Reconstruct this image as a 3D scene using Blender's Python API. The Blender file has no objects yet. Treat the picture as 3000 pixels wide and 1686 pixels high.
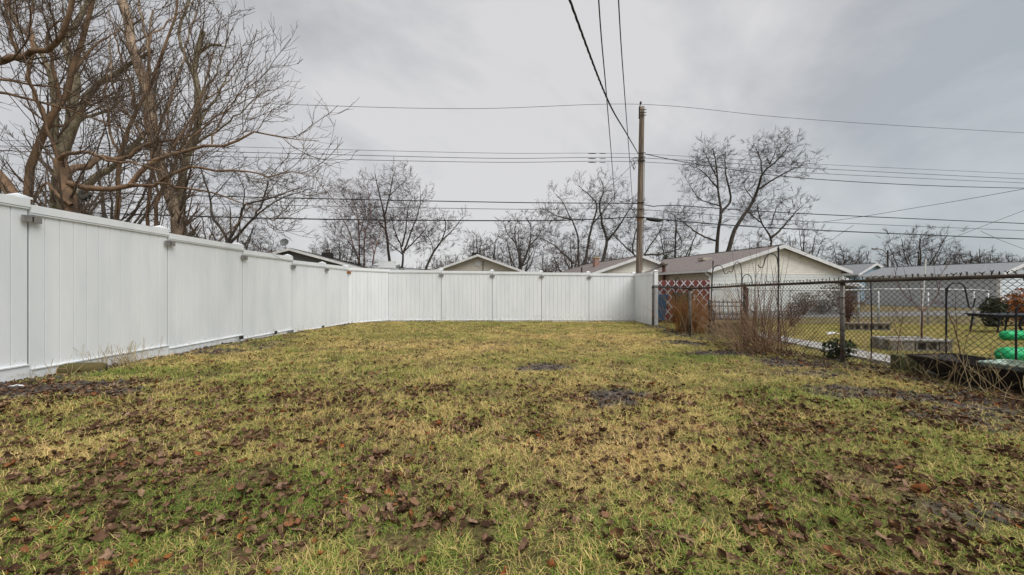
import bpy, math, random
import numpy as np
from mathutils import Vector, Matrix

# ------------------------------------------------------------------ camera, sky, sun, exposure
SC = bpy.context.scene
COL = SC.collection
F = 1005.0                      # focal length in units of a 2576 wide frame
CAMZ = 1.10
HOR = 727.0
cam_d = bpy.data.cameras.new('camera')
cam = bpy.data.objects.new('camera', cam_d); COL.objects.link(cam)
cam.location = (0, 0, CAMZ); cam.rotation_euler = (math.radians(90), 0, 0)
cam_d.sensor_width = 36.0; cam_d.lens = 36.0 * F / 2576.0
cam_d.shift_y = 3.0 / 2576.0
cam_d.clip_start = 0.05; cam_d.clip_end = 3000
SC.camera = cam

SUN_EL, SUN_AZ = math.radians(56), math.radians(134)     # azimuth clockwise from +Y: high, behind the camera
world = bpy.data.worlds.new('World'); SC.world = world; world.use_nodes = True
wn = world.node_tree.nodes; wl = world.node_tree.links; wn.clear()
def wnode(t, **k):
    n = wn.new(t)
    for a, b in k.items(): setattr(n, a, b)
    return n
out = wnode('ShaderNodeOutputWorld'); bg = wnode('ShaderNodeBackground')
sky = wnode('ShaderNodeTexSky', sky_type='NISHITA', sun_disc=False, sun_elevation=SUN_EL, sun_rotation=SUN_AZ)
tc = wnode('ShaderNodeTexCoord'); mp = wnode('ShaderNodeMapping')
mp.inputs['Scale'].default_value = (1.0, 1.0, 1.45); mp.inputs['Rotation'].default_value = (0.25, 0.75, 0.5)
n1 = wnode('ShaderNodeTexNoise'); n1.inputs['Scale'].default_value = 1.7; n1.inputs['Detail'].default_value = 7; n1.inputs['Roughness'].default_value = 0.54; n1.inputs['Distortion'].default_value = 0.35
n2 = wnode('ShaderNodeTexNoise'); n2.inputs['Scale'].default_value = 0.8; n2.inputs['Detail'].default_value = 2
cr = wnode('ShaderNodeValToRGB')
cr.color_ramp.elements[0].position = 0.37; cr.color_ramp.elements[0].color = (0.43, 0.443, 0.462, 1)
cr.color_ramp.elements[1].position = 0.59; cr.color_ramp.elements[1].color = (0.67, 0.67, 0.67, 1)
tint = wnode('ShaderNodeMix', data_type='RGBA', blend_type='MULTIPLY')
cr2 = wnode('ShaderNodeValToRGB')
cr2.color_ramp.elements[0].position = 0.22; cr2.color_ramp.elements[0].color = (0.93, 0.99, 1.015, 1)
cr2.color_ramp.elements[1].position = 0.50; cr2.color_ramp.elements[1].color = (1.01, 1.0, 1.005, 1)
gain = wnode('ShaderNodeMix', data_type='RGBA', blend_type='MULTIPLY'); gain.inputs[0].default_value = 1.0
gain.inputs[7].default_value = (5.05, 5.05, 5.05, 1)
mixs = wnode('ShaderNodeMix', data_type='RGBA'); mixs.inputs[0].default_value = 0.96    # cloud deck over the clear sky
wl.new(tc.outputs['Generated'], mp.inputs['Vector']); wl.new(mp.outputs[0], n1.inputs['Vector']); wl.new(mp.outputs[0], n2.inputs['Vector'])
wl.new(n1.outputs['Fac'], cr.inputs[0]); sxyz = wnode('ShaderNodeSeparateXYZ'); wl.new(tc.outputs['Generated'], sxyz.inputs[0])
tm_ = wnode('ShaderNodeMath', operation='MULTIPLY_ADD'); tm_.inputs[1].default_value = -0.28; wl.new(sxyz.outputs['X'], tm_.inputs[0]); wl.new(n2.outputs['Fac'], tm_.inputs[2])
wl.new(tm_.outputs[0], cr2.inputs[0])
tint.inputs[0].default_value = 1.0
wl.new(cr.outputs[0], tint.inputs[6]); wl.new(cr2.outputs[0], tint.inputs[7])
wl.new(tint.outputs[2], gain.inputs[6])
wl.new(sky.outputs[0], mixs.inputs[6]); wl.new(gain.outputs[2], mixs.inputs[7])
wl.new(mixs.outputs[2], bg.inputs['Color']); bg.inputs['Strength'].default_value = 0.1
wl.new(bg.outputs[0], out.inputs['Surface'])

sd = bpy.data.lights.new('sun', 'SUN'); sun = bpy.data.objects.new('sun', sd); COL.objects.link(sun)
sd.energy = 1.5; sd.angle = math.radians(48); sd.color = (1.0, 0.98, 0.955)
sdir = Vector((math.sin(SUN_AZ) * math.cos(SUN_EL), math.cos(SUN_AZ) * math.cos(SUN_EL), math.sin(SUN_EL)))
sun.rotation_euler = sdir.to_track_quat('Z', 'Y').to_euler(); sun.location = (0, 0, 30)
SC.view_settings.view_transform = 'Standard'; SC.view_settings.look = 'None'
SC.view_settings.exposure = 1.04; SC.view_settings.gamma = 1.0; SC.view_settings.use_curve_mapping = False

# ------------------------------------------------------------------ helpers
rnd = random.Random(7)
R = np.random.default_rng(11)

def G(x, y):
    """height of the ground: the yard falls gently to the back and to the right"""
    return 0.1436 - 0.0105 * np.clip(x, -9, 9) - 0.0165 * np.clip(y, -4, 17)
def at(x, y, Y):
    return Vector(((x - 1288.0) / F * Y, Y, CAMZ + (HOR - y) / F * Y))
def gp(x, y):
    Y = 5.0
    for _ in range(30):
        X = (x - 1288.0) / F * Y
        Y = (CAMZ - float(G(X, Y))) / ((y - HOR) / F)
    X = (x - 1288.0) / F * Y
    return Vector((X, Y, float(G(X, Y))))
def c1(x, y, Y): return at(x / 2.342, y / 2.342, Y)
def c3(x, y, Y): return at((780 + x / 2.633) / 1.1646, (450 + y / 2.633) / 1.1646, Y)
def c4(x, y, Y): return at((1450 + x / 2.413) / 1.1646, (400 + y / 2.413) / 1.1646, Y)
def c5(x, y): return ((1880 + x / 3.218) / 1.1646, (650 + y / 3.218) / 1.1646)
def c6(x, y): return ((2350 + x / 2.732) / 1.1646, (650 + y / 2.732) / 1.1646)
def c7(x, y, Y): return at(1416.8 + x / 2.2185, y / 2.2185, Y)

# ---- materials
MATS = {}
def mat(name, col, rough=0.7, var=0.15, scale=6.0, bump=0.0, bscale=None, metal=0.0, col2=None, stretch=(1, 1, 1), detail=5, spec=0.3, lo=0.35, hi=0.65):
    if name in MATS: return MATS[name]
    m = bpy.data.materials.new(name); m.use_nodes = True
    n = m.node_tree.nodes; l = m.node_tree.links
    b = n['Principled BSDF']; b.inputs['Roughness'].default_value = rough; b.inputs['Metallic'].default_value = metal
    b.inputs['Specular IOR Level'].default_value = spec
    t = n.new('ShaderNodeTexCoord'); mpn = n.new('ShaderNodeMapping'); mpn.inputs['Scale'].default_value = stretch
    l.new(t.outputs['Object'], mpn.inputs['Vector'])
    nz = n.new('ShaderNodeTexNoise'); nz.inputs['Scale'].default_value = scale; nz.inputs['Detail'].default_value = detail
    l.new(mpn.outputs[0], nz.inputs['Vector'])
    r = n.new('ShaderNodeValToRGB'); r.color_ramp.elements[0].position = lo; r.color_ramp.elements[1].position = hi
    c2 = col2 if col2 else tuple(c * (1 - var) for c in col)
    r.color_ramp.elements[0].color = (*c2, 1); r.color_ramp.elements[1].color = (*col, 1)
    l.new(nz.outputs['Fac'], r.inputs[0]); l.new(r.outputs[0], b.inputs['Base Color'])
    if bump:
        bn = n.new('ShaderNodeBump'); bn.inputs['Strength'].default_value = bump; bn.inputs['Distance'].default_value = 0.02
        nb = n.new('ShaderNodeTexNoise'); nb.inputs['Scale'].default_value = bscale or scale * 4; nb.inputs['Detail'].default_value = 6
        l.new(mpn.outputs[0], nb.inputs['Vector']); l.new(nb.outputs['Fac'], bn.inputs['Height']); l.new(bn.outputs[0], b.inputs['Normal'])
    MATS[name] = m
    return m

# ---- meshes
class MB:
    def __init__(s): s.v = []; s.f = []
    def add(s, vs, fs):
        o = len(s.v); s.v += [tuple(v) for v in vs]; s.f += [tuple(o + i for i in f) for f in fs]
        return s
    def box(s, a, b, M=None):
        x0, y0, z0 = a; x1, y1, z1 = b
        vs = [(x0, y0, z0), (x1, y0, z0), (x1, y1, z0), (x0, y1, z0), (x0, y0, z1), (x1, y0, z1), (x1, y1, z1), (x0, y1, z1)]
        if M is not None: vs = [M @ Vector(v) for v in vs]
        return s.add(vs, [(0, 3, 2, 1), (4, 5, 6, 7), (0, 1, 5, 4), (1, 2, 6, 5), (2, 3, 7, 6), (3, 0, 4, 7)])
    def prism(s, poly, y0, y1, M=None):
        """polygon in x,z extruded along y"""
        n = len(poly)
        vs = [(p[0], y0, p[1]) for p in poly] + [(p[0], y1, p[1]) for p in poly]
        if M is not None: vs = [M @ Vector(v) for v in vs]
        return s.add(vs, [tuple(range(n)), tuple(range(2 * n - 1, n - 1, -1))] + [(i, i + n, (i + 1) % n + n, (i + 1) % n) for i in range(n)])
    def extr(s, poly, z0, z1):
        """polygon in x,y extruded along z"""
        n = len(poly)
        vs = [(p[0], p[1], z0) for p in poly] + [(p[0], p[1], z1) for p in poly]
        return s.add(vs, [tuple(range(n - 1, -1, -1)), tuple(range(n, 2 * n))] + [(i, (i + 1) % n, (i + 1) % n + n, i + n) for i in range(n)])
    def tube(s, pts, r, n=6, caps=True):
        P = np.array([tuple(p) for p in pts], float); rr = np.full(len(P), r) if np.isscalar(r) else np.array(r, float)
        v, q = tubes(P[None], rr[None], n)
        o = len(s.v); s.v += [tuple(x) for x in v]; s.f += [tuple(int(i) + o for i in f) for f in q]
        if caps:
            s.f.append(tuple(o + i for i in range(n))[::-1]); e = o + (len(P) - 1) * n; s.f.append(tuple(e + i for i in range(n)))
        return s
    def lathe(s, prof, n=16, c=(0, 0, 0)):
        vs = []; fs = []
        for r, z in prof:
            for k in range(n):
                a = 2 * math.pi * k / n; vs.append((c[0] + r * math.cos(a), c[1] + r * math.sin(a), c[2] + z))
        for i in range(len(prof) - 1):
            for k in range(n): fs.append((i * n + k, i * n + (k + 1) % n, (i + 1) * n + (k + 1) % n, (i + 1) * n + k))
        fs.append(tuple(range(n))[::-1]); e = (len(prof) - 1) * n; fs.append(tuple(range(e, e + n)))
        return s.add(vs, fs)
    def mesh(s, name, m, smooth=False):
        me = bpy.data.meshes.new(name); me.from_pydata(s.v, [], s.f); me.update()
        if m: me.materials.append(m)
        if smooth: me.polygons.foreach_set('use_smooth', [True] * len(me.polygons))
        return me
    def obj(s, name, m, parent=None, loc=None, rz=0, smooth=False):
        return link(name, s.mesh(name, m, smooth), parent, loc, rz)

def link(name, me, parent=None, loc=None, rz=0):
    """loc is relative to the parent"""
    o = bpy.data.objects.new(name, me); COL.objects.link(o)
    if parent: o.parent = parent
    if loc is not None: o.location = loc
    if rz: o.rotation_euler = (0, 0, rz)
    return o
def tag(o, label, cat, group=None, kind=None):
    if label: o['label'] = label
    if cat: o['category'] = cat
    if group: o['group'] = group
    if kind: o['kind'] = kind
    return o
def thing(name, label, cat, loc=(0, 0, 0), rz=0, group=None):
    o = bpy.data.objects.new(name, None); COL.objects.link(o); o.location = loc; o.rotation_euler = (0, 0, rz)
    o.empty_display_size = 0.1
    return tag(o, label, cat, group)

def norm(a): return a / np.maximum(np.linalg.norm(a, axis=-1, keepdims=True), 1e-9)
def tubes(P, rad, S):
    """P (N,K,3) rad (N,K) -> verts, quads"""
    N, K, _ = P.shape
    T = norm(np.gradient(P, axis=1))
    mean = norm(P[:, -1] - P[:, 0])
    ref = np.where(np.abs(mean[:, 2:3]) > 0.8, np.array([[1.0, 0.1, 0]]), np.array([[0.1, 0.2, 1.0]]))[:, None, :]
    U = norm(np.cross(T, np.broadcast_to(ref, T.shape))); V = np.cross(T, U)
    a = np.arange(S) * 2 * math.pi / S
    ring = P[:, :, None, :] + rad[:, :, None, None] * (U[:, :, None, :] * np.cos(a)[None, None, :, None] + V[:, :, None, :] * np.sin(a)[None, None, :, None])
    v = ring.reshape(-1, 3)
    idx = np.arange(N * K * S).reshape(N, K, S)
    b = idx[:, :-1]; c = idx[:, 1:]
    q = np.stack([b, np.roll(b, -1, 2), np.roll(c, -1, 2), c], -1).reshape(-1, 4)
    return v, q
def qmesh(name, parts, m, smooth=True):
    vs = []; qs = []; o = 0
    for v, q in parts:
        if len(v) == 0: continue
        vs.append(v); qs.append(q + o); o += len(v)
    v = np.concatenate(vs).astype(np.float32); q = np.concatenate(qs).astype(np.int32)
    me = bpy.data.meshes.new(name); k = q.shape[1]
    me.vertices.add(len(v)); me.vertices.foreach_set('co', v.ravel())
    me.loops.add(q.size); me.loops.foreach_set('vertex_index', q.ravel())
    me.polygons.add(len(q)); me.polygons.foreach_set('loop_start', np.arange(0, q.size, k, dtype=np.int32))
    me.polygons.foreach_set('use_smooth', np.full(len(q), smooth))
    me.update(calc_edges=True)
    me.materials.append(m)
    return me
def spline(pts, n):
    P = np.array([tuple(p) for p in pts], float)
    if len(P) == 2: 
        t = np.linspace(0, 1, n)[:, None]; return P[0] * (1 - t) + P[1] * t
    d = np.r_[0, np.cumsum(np.linalg.norm(np.diff(P, axis=0), axis=1))]
    Q = np.vstack([2 * P[0] - P[1], P, 2 * P[-1] - P[-2]])
    out_ = []
    for s in np.linspace(0, d[-1], n):
        i = min(int(np.searchsorted(d, s, side='right')) - 1, len(P) - 2); t = (s - d[i]) / max(d[i + 1] - d[i], 1e-9)
        p0, p1, p2, p3 = Q[i], Q[i + 1], Q[i + 2], Q[i + 3]
        out_.append(0.5 * ((2 * p1) + (-p0 + p2) * t + (2 * p0 - 5 * p1 + 4 * p2 - p3) * t * t + (-p0 + 3 * p1 - 3 * p2 + p3) * t ** 3))
    return np.array(out_)

def vnoise(x, y, s, seed=0):
    """smooth value noise 0..1"""
    g = np.random.default_rng(seed).random((256, 256))
    x = np.asarray(x) * s + 100.3; y = np.asarray(y) * s + 57.7
    i = np.floor(x).astype(int); j = np.floor(y).astype(int); u = x - i; v = y - j
    u = u * u * (3 - 2 * u); v = v * v * (3 - 2 * v)
    a = g[i % 256, j % 256]; b = g[(i + 1) % 256, j % 256]; c = g[i % 256, (j + 1) % 256]; d = g[(i + 1) % 256, (j + 1) % 256]
    return (a * (1 - u) + b * u) * (1 - v) + (c * (1 - u) + d * u) * v
def fnoise(x, y, s, seed=0): return 0.5 * vnoise(x, y, s, seed) + 0.3 * vnoise(x, y, s * 2.3, seed + 1) + 0.2 * vnoise(x, y, s * 5.1, seed + 2)

# ------------------------------------------------------------------ ground
# fence plan (feet of the posts, in metres)
LP = [(-5.10, 2.45), (-5.18, 4.27), (-5.27, 6.10), (-5.35, 7.92), (-5.36, 9.72), (-5.25, 11.25), (-5.18, 12.60), (-4.33, 14.00)]
LT = [2.055, 2.0, 1.95, 1.875, 1.797, 1.790, 1.775]
BPs = [(-4.33 + (4.70 + 4.33) * k / 5, 14.00 + 1.3 * k / 5) for k in range(6)]
RP = [(4.70, 15.3), (4.70, 13.35)]
CLP = [(4.66, 13.25), (4.33, 9.73), (4.57, 7.85), (4.86, 5.87), (5.13, 3.95), (5.40, 2.0)]
CLZ = [1.17, 1.115, 1.17, 1.213, 1.238, 1.26]
def chain_x(y):
    ys = [p[1] for p in CLP][::-1]; xs = [p[0] for p in CLP][::-1]
    return np.interp(y, ys, xs)
def left_x(y):
    ys = [p[1] for p in LP]; xs = [p[0] for p in LP]
    return np.interp(y, ys, xs)
def back_y(x): return 14.0 + (x + 4.33) * 1.3 / 9.03

SOIL = []                                   # bare patches: x, y, rx, ry, weight
for (px, py, rx, ry) in ((1540, 1003, 0.27, 0.30), (1375, 925, 0.36, 0.22), (1306, 931, 0.15, 0.10), (1610, 996, 0.14, 0.12)):
    p = gp(px, py); SOIL.append((p.x, p.y, rx, ry, 1.0))
for (px, py, rx, ry, w) in ((60, 985, 1.0, 0.32, 1.0), (190, 968, 0.55, 0.16, 0.9), (250, 915, 0.35, 0.3, .8), (520, 885, 0.8, 0.35, 0.7), (640, 868, 0.6, 0.5, 0.6), (2185, 990, 0.6, 0.32, 0.85), (2450, 1010, 0.6, 0.3, 0.9),
                         (2480, 1290, 0.38, 0.10, .7), (2560, 1060, 0.8, 0.5, 0.7), (1830, 890, 0.7, 0.35, 0.9), (1710, 862, 0.4, 0.5, 0.8), (2000, 915, 0.6, 0.4, 0.9), (2050, 940, .5, .3, .7)):
    p = gp(px, py); SOIL.append((p.x, p.y, rx, ry, w))
def soil_at(x, y):
    x = np.asarray(x, float); y = np.asarray(y, float)
    d = np.zeros_like(x); w = (fnoise(x, y, 5, 40) - 0.5) * 1.1
    for (a, b, rx, ry, wt) in SOIL:
        q = np.sqrt(((x - a) / rx) ** 2 + ((y - b) / ry) ** 2) + w
        d = np.maximum(d, wt * np.clip((1.15 - q) / 0.3, 0, 1))
    q = (x - left_x(y)) / 0.32 + w; d = np.maximum(d, 0.8 * np.clip(1.2 - q, 0, 1) * (y < 14.2) * (x > left_x(y) - .3))
    q = (back_y(x) - y) / 0.28 + w; d = np.maximum(d, 0.8 * np.clip(1.2 - q, 0, 1) * (y < back_y(x) + .4) * (x > -5) * (x < 4.9))
    q = np.abs(x - chain_x(y) + 0.1) / 0.36 + w; d = np.maximum(d, 0.75 * np.clip(1.25 - q, 0, 1) * (y < 13.3))
    return d

def grid_axis(a, b, step, far):
    c = list(np.arange(a, b + 1e-6, step)); lo = [a - far * k ** 3 / 1000 for k in range(10, 0, -1)]; hi = [b + far * k ** 3 / 1000 for k in range(1, 11)]
    return np.array(lo + c + hi)
gx = grid_axis(-6.0, 14.0, 0.1, 700); gy = grid_axis(0.6, 16.0, 0.1, 900); gy = gy[gy > -300]
XX, YY = np.meshgrid(gx, gy)
def micro(x, y):
    near = (np.abs(np.asarray(x) - 4) < 11) & (np.asarray(y) < 16.2) & (np.asarray(y) > 0)
    return near * ((fnoise(x, y, 1.6, 70) - 0.5) * 0.05 + (fnoise(x, y, 6, 73) - 0.5) * 0.025)
def GZ(x, y): return G(x, y) + micro(x, y)
ZZ = GZ(XX, YY)
ny, nx = XX.shape
gi = np.arange(nx * ny).reshape(ny, nx)
gq = np.stack([gi[:-1, :-1], gi[:-1, 1:], gi[1:, 1:], gi[1:, :-1]], -1).reshape(-1, 4)

def ground_material():
    m = bpy.data.materials.new('soil_and_thatch'); m.use_nodes = True; n = m.node_tree.nodes; l = m.node_tree.links
    b = n['Principled BSDF']; b.inputs['Roughness'].default_value = 0.95; b.inputs['Specular IOR Level'].default_value = 0.15
    t = n.new('ShaderNodeTexCoord')
    def noise(s, d=6, r=.6):
        k = n.new('ShaderNodeTexNoise'); k.inputs['Scale'].default_value = s; k.inputs['Detail'].default_value = d; k.inputs['Roughness'].default_value = r
        l.new(t.outputs['Object'], k.inputs['Vector']); return k
    def ramp(src, cols):
        k = n.new('ShaderNodeValToRGB')
        while len(k.color_ramp.elements) < len(cols): k.color_ramp.elements.new(0.5)
        for e, (p, c) in zip(k.color_ramp.elements, cols): e.position = p; e.color = (*c, 1)
        l.new(src, k.inputs[0]); return k
    th = ramp(noise(55).outputs['Fac'], [(0.3, (0.045, 0.034, 0.018)), (0.5, (0.18, 0.132, 0.062)), (0.7, (0.42, 0.315, 0.15))])
    gr = ramp(noise(30).outputs['Fac'], [(0.3, (0.04, 0.034, 0.014)), (0.55, (0.15, 0.13, 0.042)), (0.75, (0.28, 0.24, 0.085))])
    pm = ramp(noise(1.1, 4).outputs['Fac'], [(0.42, (0, 0, 0)), (0.6, (1, 1, 1))])
    mx = n.new('ShaderNodeMix'); mx.data_type = 'RGBA'; l.new(pm.outputs[0], mx.inputs[0]); l.new(th.outputs[0], mx.inputs[6]); l.new(gr.outputs[0], mx.inputs[7])
    so = ramp(noise(38, 8, .7).outputs['Fac'], [(0.32, (0.035, 0.028, 0.022)), (0.5, (0.12, 0.098, 0.08)), (0.68, (0.34, 0.285, 0.235))])
    at_ = n.new('ShaderNodeAttribute'); at_.attribute_name = 'soil'
    m2 = n.new('ShaderNodeMix'); m2.data_type = 'RGBA'; l.new(at_.outputs['Fac'], m2.inputs[0]); l.new(mx.outputs[2], m2.inputs[6]); l.new(so.outputs[0], m2.inputs[7])
    l.new(m2.outputs[2], b.inputs['Base Color'])
    bn = n.new('ShaderNodeBump'); bn.inputs['Strength'].default_value = 0.9; bn.inputs['Distance'].default_value = 0.03
    l.new(noise(60, 8, .7).outputs['Fac'], bn.inputs['Height']); l.new(bn.outputs[0], b.inputs['Normal'])
    return m
gm = ground_material()
gme = qmesh('ground', [(np.stack([XX, YY, ZZ], -1).reshape(-1, 3), gq)], gm)
at_s = gme.attributes.new('soil', 'FLOAT', 'POINT'); at_s.data.foreach_set('value', soil_at(XX.ravel(), YY.ravel()).astype(np.float32))
ground = link('ground', gme); tag(ground, None, None, kind='structure')

# alley behind the fences and the neighbour's concrete path
asph = mat('worn_asphalt', (0.20, 0.195, 0.19), 0.9, 0.3, 3.0, 0.4, 60)
def apt(x, off): return (x, 14.9 + 0.143 * x + off)
ma = MB(); xs_ = [-60, -20, 0, 10, 20, 40, 80]
vs = []; 
for x in xs_:
    for off in (1.6, 5.0):
        px, py = apt(x, off); vs.append((px, py, float(G(px, py)) + 0.012))
ma.add(vs, [(2 * i, 2 * i + 2, 2 * i + 3, 2 * i + 1) for i in range(len(xs_) - 1)])
tag(ma.obj('alley', asph), None, None, kind='structure')
conc = mat('old_concrete', (0.42, 0.40, 0.37), 0.9, 0.35, 5.0, 0.3, 50)
path = thing('path', None, None, (5.6, 7, 0)); path['kind'] = 'structure'
for k in range(10):
    y0 = 4.3 + k * 0.92; y1 = y0 + 0.90; xa = 5.36 + (y0 - 5) * 0.115; xb = 5.36 + (y1 - 5) * 0.115
    mb = MB(); z = lambda x, y: float(G(x, y)) + 0.045
    w = 0.62
    top = [(xa, y0), (xa + w, y0), (xb + w, y1), (xb, y1)]
    mb.add([(x - 5.6, y - 7, z(x, y) - 0.1) for x, y in top] + [(x - 5.6, y - 7, z(x, y) + rnd.uniform(-.006, .006)) for x, y in top],
           [(4, 5, 6, 7), (0, 1, 5, 4), (1, 2, 6, 5), (2, 3, 7, 6), (3, 0, 4, 7)])
    mb.obj('slab', conc, path)

# ------------------------------------------------------------------ white vinyl fences
def vinyl_material():
    m = bpy.data.materials.new('white_vinyl'); m.use_nodes = True; n = m.node_tree.nodes; l = m.node_tree.links
    b = n['Principled BSDF']; b.inputs['Roughness'].default_value = 0.42; b.inputs['Specular IOR Level'].default_value = 0.35
    g = n.new('ShaderNodeNewGeometry'); mpn = n.new('ShaderNodeMapping'); mpn.inputs['Scale'].default_value = (1, 1, .25)
    l.new(g.outputs['Position'], mpn.inputs['Vector'])
    a = n.new('ShaderNodeTexNoise'); a.inputs['Scale'].default_value = 3.0; a.inputs['Detail'].default_value = 7; l.new(mpn.outputs[0], a.inputs['Vector'])
    r = n.new('ShaderNodeValToRGB'); r.color_ramp.elements[0].position = .3; r.color_ramp.elements[0].color = (.705, .73, .74, 1); r.color_ramp.elements[1].position = .6; r.color_ramp.elements[1].color = (.795, .81, .815, 1)
    l.new(a.outputs['Fac'], r.inputs[0])
    # splashed mud near the foot of the boards, its own ragged outline
    s = n.new('ShaderNodeTexNoise'); s.inputs['Scale'].default_value = 14; s.inputs['Detail'].default_value = 8; s.inputs['Roughness'].default_value = .7
    l.new(g.outputs['Position'], s.inputs['Vector'])
    sx = n.new('ShaderNodeSeparateXYZ'); l.new(g.outputs['Position'], sx.inputs[0])
    y1 = n.new('ShaderNodeMath'); y1.operation = 'MULTIPLY_ADD'; y1.inputs[1].default_value = .0165; l.new(sx.outputs['Y'], y1.inputs[0]); l.new(sx.outputs['Z'], y1.inputs[2])
    mr = n.new('ShaderNodeMapRange'); mr.inputs[1].default_value = .18; mr.inputs[2].default_value = .55; mr.inputs[3].default_value = .12; mr.inputs[4].default_value = -.12
    l.new(y1.outputs[0], mr.inputs[0])
    ad = n.new('ShaderNodeMath'); ad.operation = 'ADD'; l.new(mr.outputs[0], ad.inputs[0]); l.new(s.outputs['Fac'], ad.inputs[1])
    r2 = n.new('ShaderNodeValToRGB'); r2.color_ramp.elements[0].position = .55; r2.color_ramp.elements[0].color = (0, 0, 0, 1); r2.color_ramp.elements[1].position = .70; r2.color_ramp.elements[1].color = (.5, .5, .5, 1)
    l.new(ad.outputs[0], r2.inputs[0])
    mx = n.new('ShaderNodeMix'); mx.data_type = 'RGBA'; l.new(r2.outputs[0], mx.inputs[0]); l.new(r.outputs[0], mx.inputs[6]); mx.inputs[7].default_value = (.40, .36, .30, 1)
    l.new(mx.outputs[2], b.inputs['Base Color'])
    return m
vinyl = vinyl_material()
groove = mat('grey_vinyl_backing', (0.33, 0.33, 0.31), 0.8, 0.35, 5, detail=4)  # backing darker than the boards, makes the picket grooves show as lines
grey_metal = mat('dull_grey_metal', (0.33, 0.32, 0.30), 0.5, 0.3, 12, metal=0.6)
dark_metal = mat('dark_bolt_metal', (0.05, 0.045, 0.04), 0.5, 0.3, 20, metal=0.5)
rust = mat('orange_rust', (0.45, 0.17, 0.04), 0.85, 0.5, 25, 0.3)

_pk = {}
def picket_mesh(w, h):
    key = (round(w, 4), round(h, 3))
    if key not in _pk:
        c = 0.0045
        poly = [(0, 0.012), (w, 0.012), (w, -0.012 + c), (w - c * .6, -0.012), (c * .6, -0.012), (0, -0.012 + c)]
        _pk[key] = MB().extr(poly, 0, h).mesh('picket', vinyl)
    return _pk[key]

def vinyl_fence(name, label, posts, tops, brackets, h=1.83, slope_tops=None, cap_skip=(), gap=.005):
    base = Vector((posts[0][0], posts[0][1], 0))
    t = thing(name, label, 'fence', base)
    for i, top in enumerate(tops):
        a = Vector((*posts[i], 0)); b = Vector((*posts[i + 1], 0)); d = b - a; L = d.length; ang = math.atan2(d.y, d.x)
        # local x along the panel, local y away from the lawn: keep the lawn on local -y
        loc = a - base
        n = max(4, round(L / 0.1525)); g0 = 0.007; w = (L - 2 * g0) / n
        z0 = top - h
        pm_ = picket_mesh(w - gap, h - 0.02)
        side = Vector((math.cos(ang), math.sin(ang), 0))
        back = Vector((-math.sin(ang), math.cos(ang), 0))
        if back.dot(Vector((a.x, a.y - 6, 0))) < 0: back = -back
        flip = 1 if back.dot(Vector((-math.sin(ang), math.cos(ang), 0))) > 0 else -1
        bk = MB().box((g0, flip * 0.006 - .002, z0 + .05), (L - g0, flip * 0.006 + .002 + flip * .002, top - .06)); bk.obj('backing', groove, t, loc, ang)
        for k in range(n):
            p = a + side * (g0 + k * w + gap / 2 + (0 if flip > 0 else w - gap)) - base
            o = link('picket', pm_, t, (p.x, p.y, z0 + 0.01), ang if flip > 0 else ang + math.pi)
        # rails stand proud of the boards
        fy = -flip
        lo_, hi_ = sorted((fy * 0.036, -fy * 0.03))
        MB().prism([(0.004, top - 0.085), (L - 0.004, top - 0.085), (L - 0.004, top), (0.004, top)], lo_, hi_).obj('top_rail', vinyl, t, loc, ang)
        lo2, hi2 = sorted((fy * 0.030, -fy * 0.024))
        MB().box((0.006, lo2, top - 0.105), (L - 0.006, hi2, top - 0.088)).obj('rail_lip', vinyl, t, loc, ang)
        lo3, hi3 = sorted((fy * 0.030, -fy * 0.03))
        br = MB().box((0.006, lo3, z0 - 0.09), (L - 0.006, hi3, z0 + 0.055)); 
        br.obj('bottom_rail', vinyl, t, loc, ang)
        lo4, hi4 = sorted((fy * 0.042, -fy * 0.02))
        MB().box((0.01, lo4, z0 + 0.058), (L - 0.01, hi4, z0 + 0.072)).obj('rail_lip', vinyl, t, loc, ang)
    for i, p in enumerate(posts):
        if i in cap_skip: continue
        j = min(i, len(tops) - 1); top = tops[max(0, i - 1)] if i else tops[0]
        d = Vector((*posts[min(i + 1, len(posts) - 1)], 0)) - Vector((*posts[max(i - 1, 0)], 0)); ang = math.atan2(d.y, d.x)
        back = Vector((-math.sin(ang), math.cos(ang), 0))
        if back.dot(Vector((p[0], p[1] - 6, 0))) < 0: back = -back
        q = Vector((*p, 0)) + back * 0.10 - base
        g = float(G(*p)) - 0.2
        po = MB().box((-.06, -.06, g), (.06, .06, top + 0.012)).obj('post', vinyl, t, q, ang)
        cp = MB(); z = top + 0.012
        cp.box((-.075, -.075, z), (.075, .075, z + .022))
        cp.add([(-.066, -.066, z + .023), (.066, -.066, z + .023), (.066, .066, z + .023), (-.066, .066, z + .023), (0, 0, z + .058)], [(0, 1, 4), (1, 2, 4), (2, 3, 4), (3, 0, 4), (3, 2, 1, 0)])
        cp.obj('post_cap', vinyl, po)
        if i in brackets:
            bz = tops[j] - 0.158 if i < len(tops) else top - 0.158
            f = -back
            m_ = rust if brackets[i] == 'rust' else grey_metal
            w = 0.085
            bo = MB().box((-w, -.014, -.033), (w, .014, .033)).obj('bracket', m_, t, Vector((*p, 0)) - base + f * 0.046 + Vector((0, 0, bz)), ang)
            bo.rotation_euler = (0, rnd.uniform(-.03, .09), ang)
            MB().lathe([(.018, -.025), (.018, .025), (.010, .03)], 8).obj('bolt', dark_metal, bo)
    return t
fl = vinyl_fence('white_vinyl_fence', 'long white vinyl board fence stepping down along the left side of the lawn', LP, LT, {1: 1, 2: 1, 3: 1, 4: 1, 5: 1, 6: 'rust'}, cap_skip=(7,))
fb = vinyl_fence('white_vinyl_fence', 'white vinyl board fence across the back of the lawn, parallel to the houses', BPs, [1.76, 1.74, 1.722, 1.70, 1.68], {1: 1, 2: 1, 3: 1, 4: 1}, gap=.0028)
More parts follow.
